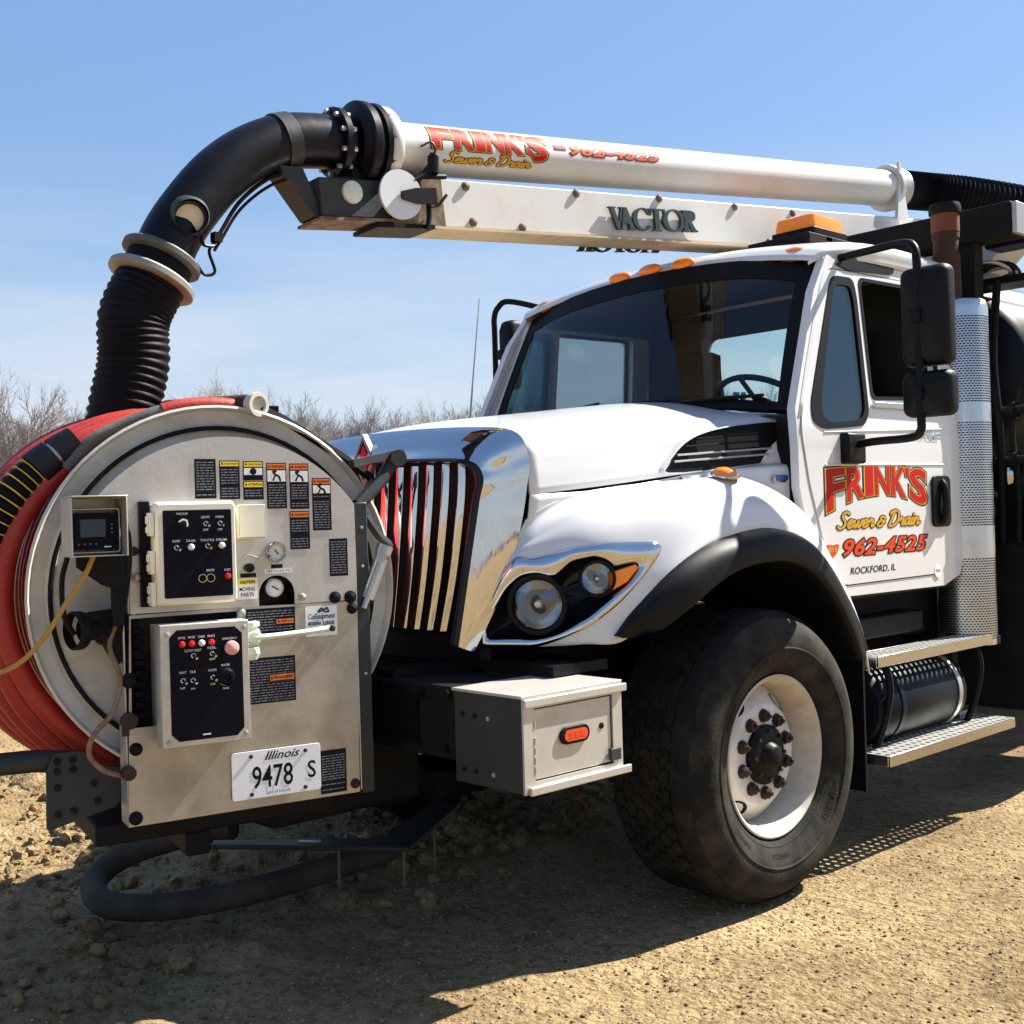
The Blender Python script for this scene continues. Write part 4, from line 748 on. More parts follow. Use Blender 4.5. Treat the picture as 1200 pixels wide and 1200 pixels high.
mb = MB(BF); mb.plate([(-.53, -.12), (-.43, -.12), (-.36, -.31), (-.40, -.31)], [], lambda a, b, t: (a, .06-.12*t, b)); mb.build('elbow_strap', 'darkgrey', T, ang=40)
# ------------------------------------------------------------------ front wheels
def make_wheel(cx, cy, s):      # outer face towards s*x; returns the part with its sub-parts
    R = .565; c = Vector((cx, cy, .555)); fr_ = Frame(c, (s, 0, 0), (0, s, 0), (0, 0, 1))   # x outwards, 0 at the lip plane
    mb = MB(fr_); mb.lathe([(-.025, .292), (-.004, .316), (.014, .328), (.030, .350), (.050, .39), (.058, .43), (.054, .475), (.034, .515), (.0, .543), (-.025, .553), (-.060, .558), (-.064, .5555), (-.18, .5565), (-.315, .5555), (-.33, .556), (-.36, .54), (-.385, .50), (-.40, .44), (-.395, .38), (-.37, .32)], (0, 0, 0), (1, 0, 0), 96)
    tyre = mb.build('tyre', 'rubber', None, ang=60)
    mb = MB(fr_)
    mb.lathe([(.056, .414), (.0605, .417), (.0605, .421), (.057, .424)], (0, 0, 0), (1, 0, 0), 72); mb.lathe([(.018, .337), (.026, .341), (.027, .345), (.0265, .347)], (0, 0, 0), (1, 0, 0), 72)
    ringb = mb.build('sidewall_rib', 'rubber', tyre)
    def sw(lift, ang, r): return (.060+lift-(r-.43)**2*3.2 if r > .43 else .0595+lift-(.43-r)**2*5.2, -r*math.cos(ang), r*math.sin(ang))
    for txt, a0, a1, r0, h in (('425/65R22.5', -1.62, -1.32, .375, .017), ('SUPER SINGLE', -2.75, -2.30, .385, .028), ('TUBELESS', -.9, -.62, .38, .016), ('STEEL', .4, .7, .385, .028)):
        mb = MB(fr_); text(mb, txt, lambda a, b: sw(.0006, a0+(a1-a0)*a, r0-.5*h+h*b), bold=.02); mb.build('sidewall_lettering', 'tread', tyre, ang=0)
    # hexagonal tread blocks and shoulder ribs
    mb = MB(fr_); nb_ = 50; rows_ = 6; wx = .043
    for j in range(rows_):
        xc = -.087-j*wx*1.02
        for i in range(nb_):
            th0 = 2*PI*(i+(.5 if j % 2 else 0))/nb_; q = []
            for k in range(6):
                a = PI/3*k; q.append((xc+.0245*math.sin(a), th0+.0325*math.cos(a)/R))
            top = [(x, (R+.002)*math.cos(t_), (R+.002)*math.sin(t_)) for x, t_ in q]; cxx = sum(x for x, _ in q)/6
            bot = [(x, (R-.011)*math.cos(t_), (R-.011)*math.sin(t_)) for x, t_ in q]
            mb.add(top+bot, [tuple(range(6))]+[(k, (k+1) % 6, 6+(k+1) % 6, 6+k) for k in range(6)])
    mb.build('tread_blocks', 'tread', tyre, ang=20, kind='stuff')
    mb = MB(fr_); mb.lathe([(.008, .541), (-.014, .557), (-.032, .5645), (-.057, .5665), (-.058, .556)], (0, 0, 0), (1, 0, 0), 96); mb.lathe([(-.33, .556), (-.332, .5645), (-.350, .552), (-.362, .540)], (0, 0, 0), (1, 0, 0), 96); mb.build('tread_shoulder', 'tread', tyre, ang=60)
    mb = MB(fr_); mb.lathe([(-.012, .300), (-.002, .312), (.010, .315), (.013, .308), (.004, .297), (-.02, .285), (-.05, .276), (-.10, .272), (-.155, .268), (-.175, .262), (-.178, .258)], (0, 0, 0), (1, 0, 0), 72)
    rim = mb.build('rim', 'rimbarrel', tyre, ang=60)
    holes = []
    def disc(r): # depth of the wheel disc at radius r
        return -.120+.068*min(1, max(0, (.262-r)/.068))**.9 if r > .194 else -.052
    mb = MB(fr_); prof = [(disc(r), r) for r in (.268, .25, .23, .21, .198, .193, .16, .12, .09)]; mb.lathe(prof, (0, 0, 0), (1, 0, 0), 72); mb.build('wheel_disc', 'rim', tyre, ang=60)
    for a in (2.16, 4.12, 5.4, .9, 0):
        mb = MB(fr_); pr = []
        for i in range(16):
            b = 2*PI*i/16; rr_ = .234+.027*math.sin(b); aa = a+.21*math.cos(b); pr.append((disc(rr_)+.002, rr_*math.cos(aa), rr_*math.sin(aa)))
        mb.add(pr, [tuple(range(16))]); mb.build('hand_hole', 'black', tyre, ang=0)
    mb = MB(fr_); mb.lathe([(-.07, .118), (-.036, .116), (-.030, .108), (-.022, .095), (-.021, .056), (-.012, .05), (.008, .040), (.014, .030), (.016, .001)], (0, 0, 0), (1, 0, 0), 32); hub = mb.build('hub', 'black', tyre, ang=40)
    for k in range(10):
        a = 2*PI*k/10+.3; mb = MB(fr_); o_ = (-.0525, .150*math.cos(a), .150*math.sin(a)); mb.lathe([(0, .028), (.007, .028), (.009, .022), (.024, .021), (.027, .013), (.028, .009), (.040, .008), (.041, .0005)], o_, (1, 0, 0), 8); mb.build('lug_nut', 'nut', tyre, ang=30)
    for k in range(8):
        a = 2*PI*k/8; mb = MB(fr_); mb.cyl((-.03, .095*math.cos(a), .095*math.sin(a)), (-.014, .095*math.cos(a), .095*math.sin(a)), .008, 6); mb.build('hub_bolt', 'nut', tyre)
    tyre.name = 'wheel'; tyre.parent = T; return tyre
wheel = make_wheel(1.160, .015, 1)
def copy_tree(o, mtx):
    c = o.copy(); COL.objects.link(c); c.parent = T; c.matrix_local = mtx
    for ch in o.children: d = ch.copy(); COL.objects.link(d); d.parent = c
copy_tree(wheel, Matrix.Rotation(PI, 4, 'Z'))
for yy in (4.75, 6.1):
    for r_ in (Matrix.Identity(4), Matrix.Rotation(PI, 4, 'Z')): copy_tree(wheel, Matrix.Translation((0, yy, 0)) @ r_)
mb = MB(); mb.cyl((-.95, 0, .555), (.95, 0, .555), .075, 12); mb.box((-.5, -.07, .42), (.5, .07, .58)); mb.build('front_axle', 'dusty', T)
for s in (1, -1):
    mb = MB(); mb.box((s*.43-.05, -1.30, .72), (s*.43+.05, 7.2, .98)); mb.build('frame_rail', 'dusty', T)
    mb = MB(); mb.tube(crv([(s*.43, -.75, .66), (s*.43, -.3, .50), (s*.43, 0, .47), (s*.43, .4, .52), (s*.43, .9, .70)], 5), .035, 6); mb.build('leaf_spring', 'dusty', T)
mb = MB(); mb.box((-.40, -.85, .90), (.40, .45, 1.60)); mb.build('engine', 'dusty', T, bevel=.03)
mb = MB(); mb.box((-.55, -.93, .86), (.55, -.88, 1.66)); mb.build('radiator', 'black', T)
mb = MB(); mb.box((-1.0, -1.02, .965), (1.0, -.75, 1.00)); mb.build('front_apron', 'black', T)
# ------------------------------------------------------------------ cab steps, battery box, air tank, exhaust shield, stack
def tread_plate(mb, x0, x1, y0, y1, z, nx, ny, r, th=.022):
    dx, dy = (x1-x0)/nx, (y1-y0)/ny
    for i in range(nx):
        for j in range(ny):
            sh = .5 if i % 2 else 0
            cx_, cy_ = x0+(i+.5)*dx, y0+(j+.5)*dy
            sq = [(-1, -1), (0, -1), (1, -1), (1, 0), (1, 1), (0, 1), (-1, 1), (-1, 0)]
            o = [(cx_+a*dx/2, cy_+b*dy/2, z) for a, b in sq]; an = [math.atan2(b, a) for a, b in sq]
            inn_ = [(cx_+r*math.cos(a), cy_+r*math.sin(a), z) for a in an]; low = [(a, b, z-.008) for a, b, _ in inn_]
            mb.add(o+inn_+low, [(k, (k+1) % 8, 8+(k+1) % 8, 8+k) for k in range(8)]+[(8+k, 8+(k+1) % 8, 16+(k+1) % 8, 16+k) for k in range(8)])
for name, x0, x1, y0, y1, z in (('cab_step', .985, 1.20, .80, 2.02, .432), ('cab_step', 1.0, 1.135, .84, 1.94, .852)):
    mb = MB(); tread_plate(mb, x0, x1, y0, y1, z, 5 if z < .5 else 4, 24, .0135); stp = mb.build(name, 'steel', T, ang=20)
    mb = MB(); mb.box((x1, y0, z-.048), (x1+.006, y1, z+.001)); mb.box((x0-.006, y0, z-.045), (x0, y1, z+.001)); mb.box((x0+.001, y0-.006, z-.046), (x1-.001, y0, z+.0005)); mb.box((x0+.001, y1, z-.046), (x1-.001, y1+.006, z+.0005)); mb.build('step_edge', 'chrome_worn', stp, bevel=.002)
    mb = MB()
    if z < .5: mb.box((x0-.012, y0, z+.003), (x0-.004, y1, z+.022)); mb.build('step_back_lip', 'steel', stp)
mb = MB(); mb.box((1.128, 1.99, .80), (1.20, 2.05, .30)[:0] or (1.14, 2.03, .84)); mb.build('step_bracket', 'dusty', T)
for yy in (.95, 1.82):
    mb = MB(); mb.tube(crv([(1.0, yy, .83), (1.10, yy, .80), (1.13, yy, .70), (1.10, yy, .55), (1.05, yy, .42)], 5), .018, 6); mb.box((.97, yy-.03, .40), (1.0, yy+.03, .86)); mb.build('step_hanger', 'dusty', T)
mb = MB(); mb.lathe([(0, .001), (.0, .10), (.015, .165), (.05, .185), (.80, .185), (.835, .165), (.85, .10), (.85, .001)], (.93, .90, .60), (0, 1, 0), 40); at_ = mb.build('air_tank', 'tank', T, ang=40)
for yy in (1.08, 1.62):
    mb = MB(); mb.lathe([(0, .1855), (0, .191), (.035, .191), (.035, .1855)], (.93, yy, .60), (0, 1, 0), 40); mb.build('tank_strap', 'steel' if yy > 1.5 else 'tank', at_, ang=40)
mb = MB(); mb.box((.45, .80, .86), (.86, 1.90, 1.10)); mb.build('battery_box', 'dusty', T, bevel=.02)
mb = MB(); mb.box((.62, .78, .90), (.98, 1.55, 1.0)); mb.build('step_riser', 'dusty', T, bevel=.01)
ex, ey, er = 1.0, 1.965, .142
mb = MB(); N = 40
mb.lathe([(.80-.8, er), (2.50-.8, er), (2.535-.8, er-.01), (2.545-.8, er-.03), (2.545-.8, .08)], (ex, ey, .80), (0, 0, 1), 48); shl = mb.build('exhaust_shield', 'shield', T, ang=50)
mb = MB()
def slots(z0, z1):
    nrow = int((z1-z0)/.0125)
    for r_ in range(nrow):
        for k in range(50):
            a = 2*PI*(k+(.5 if r_ % 2 else 0))/50
            if math.cos(a-(-.6)) < -.25: continue
            z = z0+r_*.0125; hw = .0105/er*.60; P_ = [(ex+(er+.0012)*math.cos(a+q), ey+(er+.0012)*math.sin(a+q), z+h) for q, h in ((-hw, 0), (hw, 0), (hw, .0058), (-hw, .0058))]; mb.add(P_, [(0, 1, 2, 3)])
slots(.83, 1.25); slots(1.40, 1.93); slots(2.02, 2.46)
mb.build('shield_perforations', 'black', shl, ang=0, kind='stuff')
mb = MB(); mb.lathe([(0, .072), (.25, .068), (.252, .062), (.33, .062), (.335, .068), (.50, .067), (.505, .055)], (.985, 1.885, 2.52), (0, 0, 1), 28); pip = mb.build('exhaust_stack', 'rust', T, ang=50)
mb = MB(); mb.lathe([(0, .069), (0, .078), (.03, .080), (.05, .073)], (.985, 1.885, 2.98), (0, 0, 1), 28); mb.build('stack_collar', 'dusty', pip)
mb = MB(); mb.lathe([(0, .0695), (.09, .0695)], (.985, 1.885, 2.885), (0, 0, 1), 28); M['rustorange'] = mat('orange_rust_band', (.13, .042, .014), .8, dirt=(.12, .04, .02), dscale=20, damt=.6); mb.build('stack_band', 'rustorange', pip)
# ------------------------------------------------------------------ body behind the cab
mb = MB(); mb.plate([(-.2, 2.80), (.86, 2.80), (1.0, 2.93), (.97, 3.06), (.6, 3.10), (-.2, 3.10)], [], lambda a, b, t: (a, 2.55+.3*t, b)); mb.build('hopper_front', 'bluegrey', T, bevel=.01)
mb = MB(); mb.lathe([(0, .30), (.01, .40), (.05, .46), (.12, .48), (4.2, .48)], (.66, 2.42, 2.22), (0, 1, 0), 48); mb.build('water_tank', 'tank', T, ang=50)
mb = MB(); mb.lathe([(0, .3), (.02, .62), (.10, .70), (4.2, .70)], (-.05, 3.1, 2.35), (0, 1, 0), 48); mb.build('debris_tank', 'tank', T, ang=50)
mb = MB(); mb.box((.30, 2.30, .42), (1.20, 3.6, 1.30)); mb.build('tool_locker', 'dusty', T, bevel=.01)
mb = MB(); mb.box((.30, 2.32, 1.302), (1.18, 2.42, 1.76)); mb.build('body_bulkhead', 'black', T)
mb = MB(); mb.lathe([(0, .001), (0, .05), (.02, .075), (.03, .075), (.031, .06), (.02, .05), (.012, .001)], (1.0, 2.29, 1.50), (0, -1, .0), 24); mb.build('round_reflector', 'steel', T)
mb = MB(); mb.lathe([(0, .12), (.05, .12), (.052, .10), (.03, .09)], (.93, 2.31, 1.47), (0, -1, 0), 32); mb.build('blower_flange', 'black', T)
mb = MB(); mb.lathe([(0, .001), (.0, .05), (.012, .055), (.02, .04), (.022, .001)], (1.08, 2.30, 1.66), (.3, -1, 0), 20); mb.build('sight_glass', 'silver', T)
rnd = random.Random(8)
for k in range(7):
    z = 2.70+.03*rnd.random(); mb = MB(); P_ = [(.70+.05*k*.3, 2.30+.02*k, z+.02), (.9, 2.22+.02*k, z+.05*rnd.random()), (1.06+.02*rnd.random(), 2.22+.03*k, z+.04+.03*rnd.random()), (1.12, 2.32+.02*k, z+.01), (1.0, 2.38, z-.02), (.8, 2.36, z-.01*k)]
    mb.tube(crv(P_, 6), .010, 8); mb.build('hydraulic_line', 'steel' if k % 3 == 0 else 'hose', T)
mb = MB(); mb.box((.98, 2.32, 2.86), (1.22, 2.50, 3.0)); mb.build('valve_block', 'tank', T, bevel=.012)
mb = MB(); mb.box((.5, 2.30, 2.66), (1.24, 2.52, 2.70)); mb.build('valve_shelf', 'black', T, bevel=.004)
for k, (x_, y_, r_, z0, z1) in enumerate(((1.06, 2.26, .022, 1.30, 2.68), (1.14, 2.28, .016, 1.30, 2.10), (.98, 2.24, .028, 1.30, 2.0), (1.19, 2.30, .03, 1.31, 1.75))):
    mb = MB(); mb.tube(crv([(x_, y_, z0), (x_+.01, y_-.01, z0*.6+z1*.4), (x_-.02, y_, z0*.3+z1*.7), (x_, y_+.03, z1)], 6), r_, 10); mb.build('vertical_pipe', 'dusty' if k % 2 else 'hose', T)
for z in (1.72, 1.98):
    mb = MB(); mb.tube([(.72, 2.27, z), (1.22, 2.27, z+.01)], .024, 10); mb.lathe([(0, .045), (.03, .045)], (1.12, 2.27, z+.008), (1, 0, 0), 12); mb.build('cross_pipe', 'dusty', T)
# ------------------------------------------------------------------ front bumper extension and toolbox
mb = MB(); mb.box((-.87, -1.33, .71), (.87, -1.02, .955)); bmp = mb.build('front_bumper', 'dusty', T, bevel=.012)
for x_, z_ in ((.46, .93), (.56, .93), (.68, .92), (.66, .75), (.80, .75), (.82, .93)):
    mb = MB(); mb.cyl((x_, -1.345, z_), (x_, -1.33, z_), .013, 6); mb.build('bumper_bolt', 'black', bmp)
mb = MB(); pp = arc((.60, .83), .07, PI/2, 3*PI/2, 12); mb.plate(pp+[(.66, .76), (.66, .90)], [], lambda a, b, t: (a, -1.345+.015*t, b)); mb.build('tow_plate', 'black', bmp)
mb = MB(); mb.box((.872, -1.355, .655), (1.188, -.905, .95)); tb = mb.build('toolbox', 'darkgrey', T, bevel=.004)
mb = MB(); mb.box((.868, -1.362, .9502), (1.20, -.90, .960)); mb.build('toolbox_lid', 'alu', tb, bevel=.002)
fr_ = Frame((1.188, -1.355, .655), (1, 0, 0), (0, 1, 0), (0, 0, 1))
mb = MB(fr_); mb.plate([(0, 0), (.45, 0), (.45, .295), (0, .295)], [[(.045, .035), (.405, .035), (.405, .262), (.045, .262)]], lambda a, b, t: (.004+.008*(1-t), a, b)); mb.build('toolbox_frame', 'alu', tb)
mb = MB(fr_); mb.box((-.002, .05, .04), (.006, .40, .257)); td = mb.build('toolbox_door', 'alu', tb, bevel=.002)
for z0, z1 in ((.268, .294), (-.004, .022)):
    mb = MB(fr_); mb.box((.0125, -.004 if z0 > .1 else .015, z0), (.026, .463 if z0 > .1 else .478, z1)); mb.build('toolbox_rail', 'alu', tb, bevel=.003)
mb = MB(fr_); st_ = [(a+.225, b+.157) for a, b in arc((-.038, 0), .028, PI/2, 3*PI/2, 8)+arc((.038, 0), .028, -PI/2, PI/2, 8)]; mb.plate(st_, [], lambda a, b, t: (.016-.010*t, a, b)); rl = mb.build('side_marker', 'black', tb, bevel=.003)
mb = MB(fr_); st_ = [(a+.225, b+.157) for a, b in arc((-.035, 0), .018, PI/2, 3*PI/2, 8)+arc((.035, 0), .018, -PI/2, PI/2, 8)]; mb.plate(st_, [], lambda a, b, t: (.0195-.003*t, a, b)); mb.mi = 1
for k in range(3): mb.box((.0195, .192+.026*k, .147), (.0203, .210+.026*k, .167))
mb.build('marker_lens', ['redlens', 'letorange'], tb, bevel=.0)
mb = MB(fr_); mb.lathe([(.006, .011), (.009, .010), (.0095, .0005)], (0, .355, .165), (1, 0, 0), 16); mb.build('toolbox_lock', 'black', tb)
mb = MB(fr_); mb.box((.010, .385, .045), (.020, .435, .085)); mb.build('toolbox_latch', 'darkgrey', tb, bevel=.003)
for x_, z_ in ((.915, .88), (.975, .878), (1.04, .875), (.915, .70), (.975, .70), (1.06, .70)):
    mb = MB(); mb.cyl((x_, -1.360, z_), (x_, -1.354, z_), .008, 8); mb.build('toolbox_bolt', 'black' if x_ < 1.0 else 'steel', tb)
for z_ in (.06, .09, .12, .15, .20):
    mb = MB(fr_); mb.cyl((.010, .047, z_), (.010, .047, z_+.022), .005, 8); mb.build('door_hinge', 'steel', tb)
# hose guide pan below the bumper, with its threaded rods
mb = MB(); mb.plate([(-.30, -1.60), (-.25, -1.63), (.34, -1.16), (.30, -1.10), (-.02, -.60), (-.13, -.64), (.17, -1.14)], [], lambda a, b, t: (a, b, .30-.012*t)); pan = mb.build('guard_plate', 'darkgrey', T)
mb = MB(); mb.plate([(-.02, -1.40), (.05, -1.345), (.03, -1.325), (-.04, -1.38)], [], lambda a, b, t: (a, b, .303-.002*t)); mb.build('guard_sticker', 'steel', pan)
mb = MB(); mb.tube([(-.26, -1.635, .29), (.345, -1.155, .29), (-.02, -.60, .29)], .009, 8); mb.build('guard_edge', 'darkgrey', pan)
for (x_, y_) in ((-.13, -1.51), (.12, -1.31), (.31, -1.15), (.16, -.88)):
    mb = MB(); mb.cyl((x_, y_, .285), (x_, y_, .13), .006, 6); mb.cyl((x_, y_, .155), (x_, y_, .17), .013, 6); mb.build('threaded_rod', 'flangegrey', pan)
# ------------------------------------------------------------------ hose reel on the nose (turned a little towards the driver's side)
TH = math.radians(12.75); P0 = Vector((.526, -1.819, 0))
PF = Frame(P0, (math.cos(TH), -math.sin(TH), 0), (math.sin(TH), math.cos(TH), 0), (0, 0, 1))      # local: w out of the panel, u rearwards, z up
RC = (-.125, 1.30)
def ringpts(w, r, n=72, c=RC): return [(w, c[0]+r*math.cos(2*PI*k/n), c[1]+r*math.sin(2*PI*k/n)) for k in range(n)]
mb = MB(PF); mb.ring([ringpts(-.13, .08), ringpts(-.125, .30), ringpts(-.12, .515), ringpts(-.105, .523), ringpts(-.105, .533), ringpts(-.128, .541), ringpts(-.115, .582), ringpts(-.092, .592), ringpts(-.096, .600), ringpts(-.12, .590), ringpts(-.138, .545), ringpts(-.138, .08)])
fl = mb.build('reel_flange', 'flange', T, ang=40)
mb = MB(PF); mb.ring([ringpts(-.72, .08), ringpts(-.715, .58), ringpts(-.74, .59), ringpts(-.75, .58), ringpts(-.75, .08)]); mb.build('reel_flange', 'flange', T, ang=40)
mb = MB(PF); mb.ring([ringpts(-.72, .42), ringpts(-.14, .42)]); mb.build('reel_drum', 'redworn', T, ang=40)
mb = MB(PF); mb.ring([ringpts(-.104, .519), ringpts(-.1015, .523), ringpts(-.1015, .530), ringpts(-.104, .534)]); mb.build('flange_groove', 'dusty', fl)
mb = MB(PF); mb.cyl((-.76, *RC), (-.02, *RC), .07, 20); mb.build('reel_shaft', 'dusty', T)
# panel plates
up = [(.299, 1.250), (.297, 1.568)]+[p for p in arc((-.130, 1.27), .521, .61, 2.50, 26)]+[(-.44, 1.56)]
AH = [(-.039, 1.249)]+[(-.039, 1.285)]+[p for p in arc((.021, 1.285), .060, PI, 0, 12)][1:-1]+[(.081, 1.285), (.081, 1.249)]
up2 = [(-.44, 1.250)]+AH[:1]+AH[1:]+up
up2 = [(-.44, 1.560), (-.44, 1.250)]+AH+up[:-1]
mb = MB(PF); mb.plate(up2, [], lambda a, b, t: (-.006*t, a, b)); upper = mb.build('reel_panel', 'alu', T, ang=0)
mb = MB(PF); mb.plate([(-.462, .608), (.288, .612), (.298, 1.246), (-.085, 1.249), (-.094, 1.249), (-.444, 1.246)], [[(-.44, 1.236), (-.112, 1.238), (-.112, .905), (-.445, .905)][::-1]], lambda a, b, t: (.001-.006*t, a, b)); lower = mb.build('reel_panel', 'alu_low', T, ang=0)
mb = MB(PF); mb.box((-.12, -.45, .60), (-.10, .30, 1.60)); mb.build('panel_backing', 'black', T)
mb = MB(PF); mb.box((-.095, -.462, .61), (-.006, -.458, 1.25)); mb.box((-.095, -.462, .6085), (-.006, .29, .612)); mb.box((-.095, -.445, 1.252), (-.007, -.440, 1.555)); mb.box((-.10, .296, .615), (-.007, .30, 1.56)); mb.build('panel_edge', 'alu', lower)
# black recess behind the two boxes
mb = MB(PF); mb.box((-.095, -.44, .905), (-.06, -.11, 1.24)); mb.build('recess_back', 'black', lower)
for k in range(9):
    mb = MB(PF); z = .93+.032*k; mb.box((-.06, -.43, z), (-.012, -.40, z+.018)); mb.build('terminal_block', 'panelblack', lower, bevel=.003)
# pressed edges of label rectangles: each label is background, header and print
def label(u0, z0, u1, z1, head=None, hh=.026, lines=8, white=None, txt=None, parent=upper, w=.0008, seed=0, htxt=None):
    rnd = random.Random(seed+int(u0*1000)); mb = MB(PF)
    mb.plate([(u0, z0), (u1, z0), (u1, z1), (u0, z1)], [], lambda a, b, t: (w+.0006*(1-t), a, b)); b_ = w+.0012; ml = ['label', 'print', head or 'print', 'labelwhite', 'ink']
    zt = z1-.004
    q = lambda a0, c0, a1, c1, l: mb.add([(l, a0, c0), (l, a1, c0), (l, a1, c1), (l, a0, c1)], [(0, 1, 2, 3)])
    if head:
        mb.mi = 2; q(u0+.003, z1-hh, u1-.003, z1-.003, b_)
        mb.mi = 4; s_ = htxt or ('WARNING' if head == 'orange' else 'CAUTION'); text(mb, s_, lambda a, b: (b_+.0005, u0+.016+(u1-u0-.022)*a, z1-hh+.005+(hh-.013)*b), bold=.03)
        mb.add([(b_+.0005, u0+.005, z1-hh+.005), (b_+.0005, u0+.013, z1-hh+.005), (b_+.0005, u0+.009, z1-hh+.015)], [(0, 1, 2)]); zt = z1-hh-.004
    if white:
        mb.mi = 3; q(u0+.003, zt-white, u1-.003, zt, b_); mb.mi = 4
        cu, cz = (u0+u1)/2, zt-white/2
        if head == 'labelyellow': mb.lathe([(0, .011), (.0004, .0001)], (b_+.0006, cu, cz), (1, 0, 0), 16)
        else:
            ribbon(mb, [(cu-.012, cz+.014), (cu-.004, cz+.004), (cu+.008, cz-.002), (cu+.012, cz-.014)], .007, lambda a, b, h: (b_+.0006+h, a, b)); ribbon(mb, [(cu-.004, cz+.002), (cu-.012, cz-.014)], .005, lambda a, b, h: (b_+.0006+h, a, b)); mb.lathe([(0, .005), (.0004, .0001)], (b_+.0007, cu-.004, cz+.016), (1, 0, 0), 10)
        zt -= white+.004
    mb.mi = 1; n_ = int((zt-z0-.006)/.0085)
    for k in range(n_):
        z = zt-.006-k*.0085
        if rnd.random() < .12: continue
        a = u0+.005; e = u1-.006
        while a < e:
            L = rnd.uniform(.006, .022); q(a, z-.0022, min(a+L, e), z+.0010, b_); a += L+.0035
    return mb.build('warning_label', ml, parent, ang=0)
label(-.234, 1.596, -.167, 1.720, None, white=None, seed=1); label(-.156, 1.593, -.091, 1.715, 'labelyellow', .018, seed=2)
label(-.080, 1.652, -.014, 1.713, 'labelyellow', .018, white=.022, seed=3); label(-.080, 1.590, -.014, 1.650, 'labelyellow', .020, seed=4, htxt='ATTENTION')
label(-.003, 1.560, .063, 1.707, 'orange', .020, white=.036, seed=5); label(.074, 1.557, .139, 1.705, 'orange', .020, white=.036, seed=6)
label(.150, 1.485, .215, 1.657, 'orange', .020, white=.026, seed=7); label(.071, 1.426, .138, 1.550, 'orange', .020, seed=8); label(.204, 1.332, .268, 1.456, None, seed=9)
label(-.084, 1.143, .079, 1.241, None, parent=lower, w=.0018, seed=10); label(.013, 1.186, .076, 1.207, 'orange', .018, parent=lower, w=.0034, seed=11)
label(-.112, .938, .075, 1.084, None, parent=lower, w=.0018, seed=12); label(-.014, 1.005, .073, 1.030, 'orange', .022, parent=lower, w=.0034, seed=13)
label(.151, .620, .242, .762, None, parent=lower, w=.0018, seed=14); label(-.098, 1.343, -.047, 1.356, None, seed=15); label(.004, 1.368, .042, 1.380, None, seed=16)
mb = MB(PF); mb.plate([(-.018, 1.352), (.074, 1.352), (.074, 1.366), (-.018, 1.366)], [], lambda a, b, t: (.0008+.0006*(1-t), a, b)); mb.mi = 1; text(mb, 'PRESSURE PSI', lambda a, b: (.0020, -.012+.08*a, 1.355+.008*b)); mb.build('gauge_label', ['labelwhite', 'ink'], upper, ang=0)
mb = MB(PF); mb.plate([(-.111, 1.274), (-.043, 1.274), (-.043, 1.339), (-.111, 1.339)], [], lambda a, b, t: (.0008+.0006*(1-t), a, b)); mb.mi = 2; mb.add([(.002, -.108, 1.321), (.002, -.046, 1.321), (.002, -.046, 1.337), (.002, -.108, 1.337)], [(0, 1, 2, 3)]); mb.mi = 1; text(mb, 'CAUTION', lambda a, b: (.0026, -.100+.048*a, 1.324+.009*b), bold=.04); text(mb, 'MOVING', lambda a, b: (.0020, -.102+.05*a, 1.300+.012*b), bold=.01); text(mb, 'PARTS', lambda a, b: (.0020, -.098+.042*a, 1.282+.012*b), bold=.01); mb.build('caution_label', ['labelwhite', 'ink', 'labelyellow'], upper, ang=0)
mb = MB(PF); mb.plate([(.114, 1.139), (.224, 1.139), (.224, 1.238), (.114, 1.238)], [], lambda a, b, t: (.002+.0006*(1-t), a, b)); mb.mi = 1
f_ = lambda a0, a1, c0, c1: (lambda a, b: (.0036, a0+(a1-a0)*a, c0+(c1-c0)*b))
ribbon(mb, [(.158, 1.219), (.168, 1.229), (.180, 1.224), (.188, 1.230), (.194, 1.219)], .006, lambda a, b, h: (.0036+h, a, b)); ribbon(mb, [(.160, 1.217), (.172, 1.222), (.184, 1.216), (.194, 1.217)], .005, lambda a, b, h: (.0038+h, a, b))
text(mb, 'CoEquipment', f_(.123, .216, 1.190, 1.212), shear=.25, bold=.02); text(mb, 'MOKENA, ILLINOIS', f_(.123, .213, 1.173, 1.186), bold=.04); text(mb, '(815) 469-7700', f_(.130, .205, 1.155, 1.167), bold=.03); mb.build('dealer_sticker', ['labelwhite', 'blueink'], lower, ang=0)
# licence plate
mb = MB(PF); mb.plate(rrect(-.146, .641, .149, .792, .010, 3), [], lambda a, b, t: (.008+.0025*(1-t), a, b)); lpz = mb.build('licence_plate', 'platewhite', lower, bevel=.0008)
mb = MB(PF); f_ = lambda a0, a1, c0, c1: (lambda a, b: (.0112, a0+(a1-a0)*a, c0+(c1-c0)*b))
for nm, tx, fr2, bo, sh in (('plate_state', 'Illinois', (-.038, .078, .759, .785), .015, .4), ('plate_number', '9478', (-.080, .053, .672, .741), .012, 0), ('plate_suffix', 'S', (.105, .131, .684, .738), .012, 0), ('plate_motto', 'Land of Lincoln', (-.037, .044, .650, .661), 0, 0)):
    mb = MB(PF); text(mb, tx, f_(*fr2), bold=bo, shear=sh); mb.build(nm, 'ink', lower, ang=0)
for u, z in ((-.083, .775), (.098, .773), (-.083, .655), (.095, .655)):
    mb = MB(PF); mb.lathe([(.0105, .007), (.014, .006), (.015, .0004)], (0, u, z), (1, 0, 0), 10); mb.build('plate_bolt', 'nut', lower)
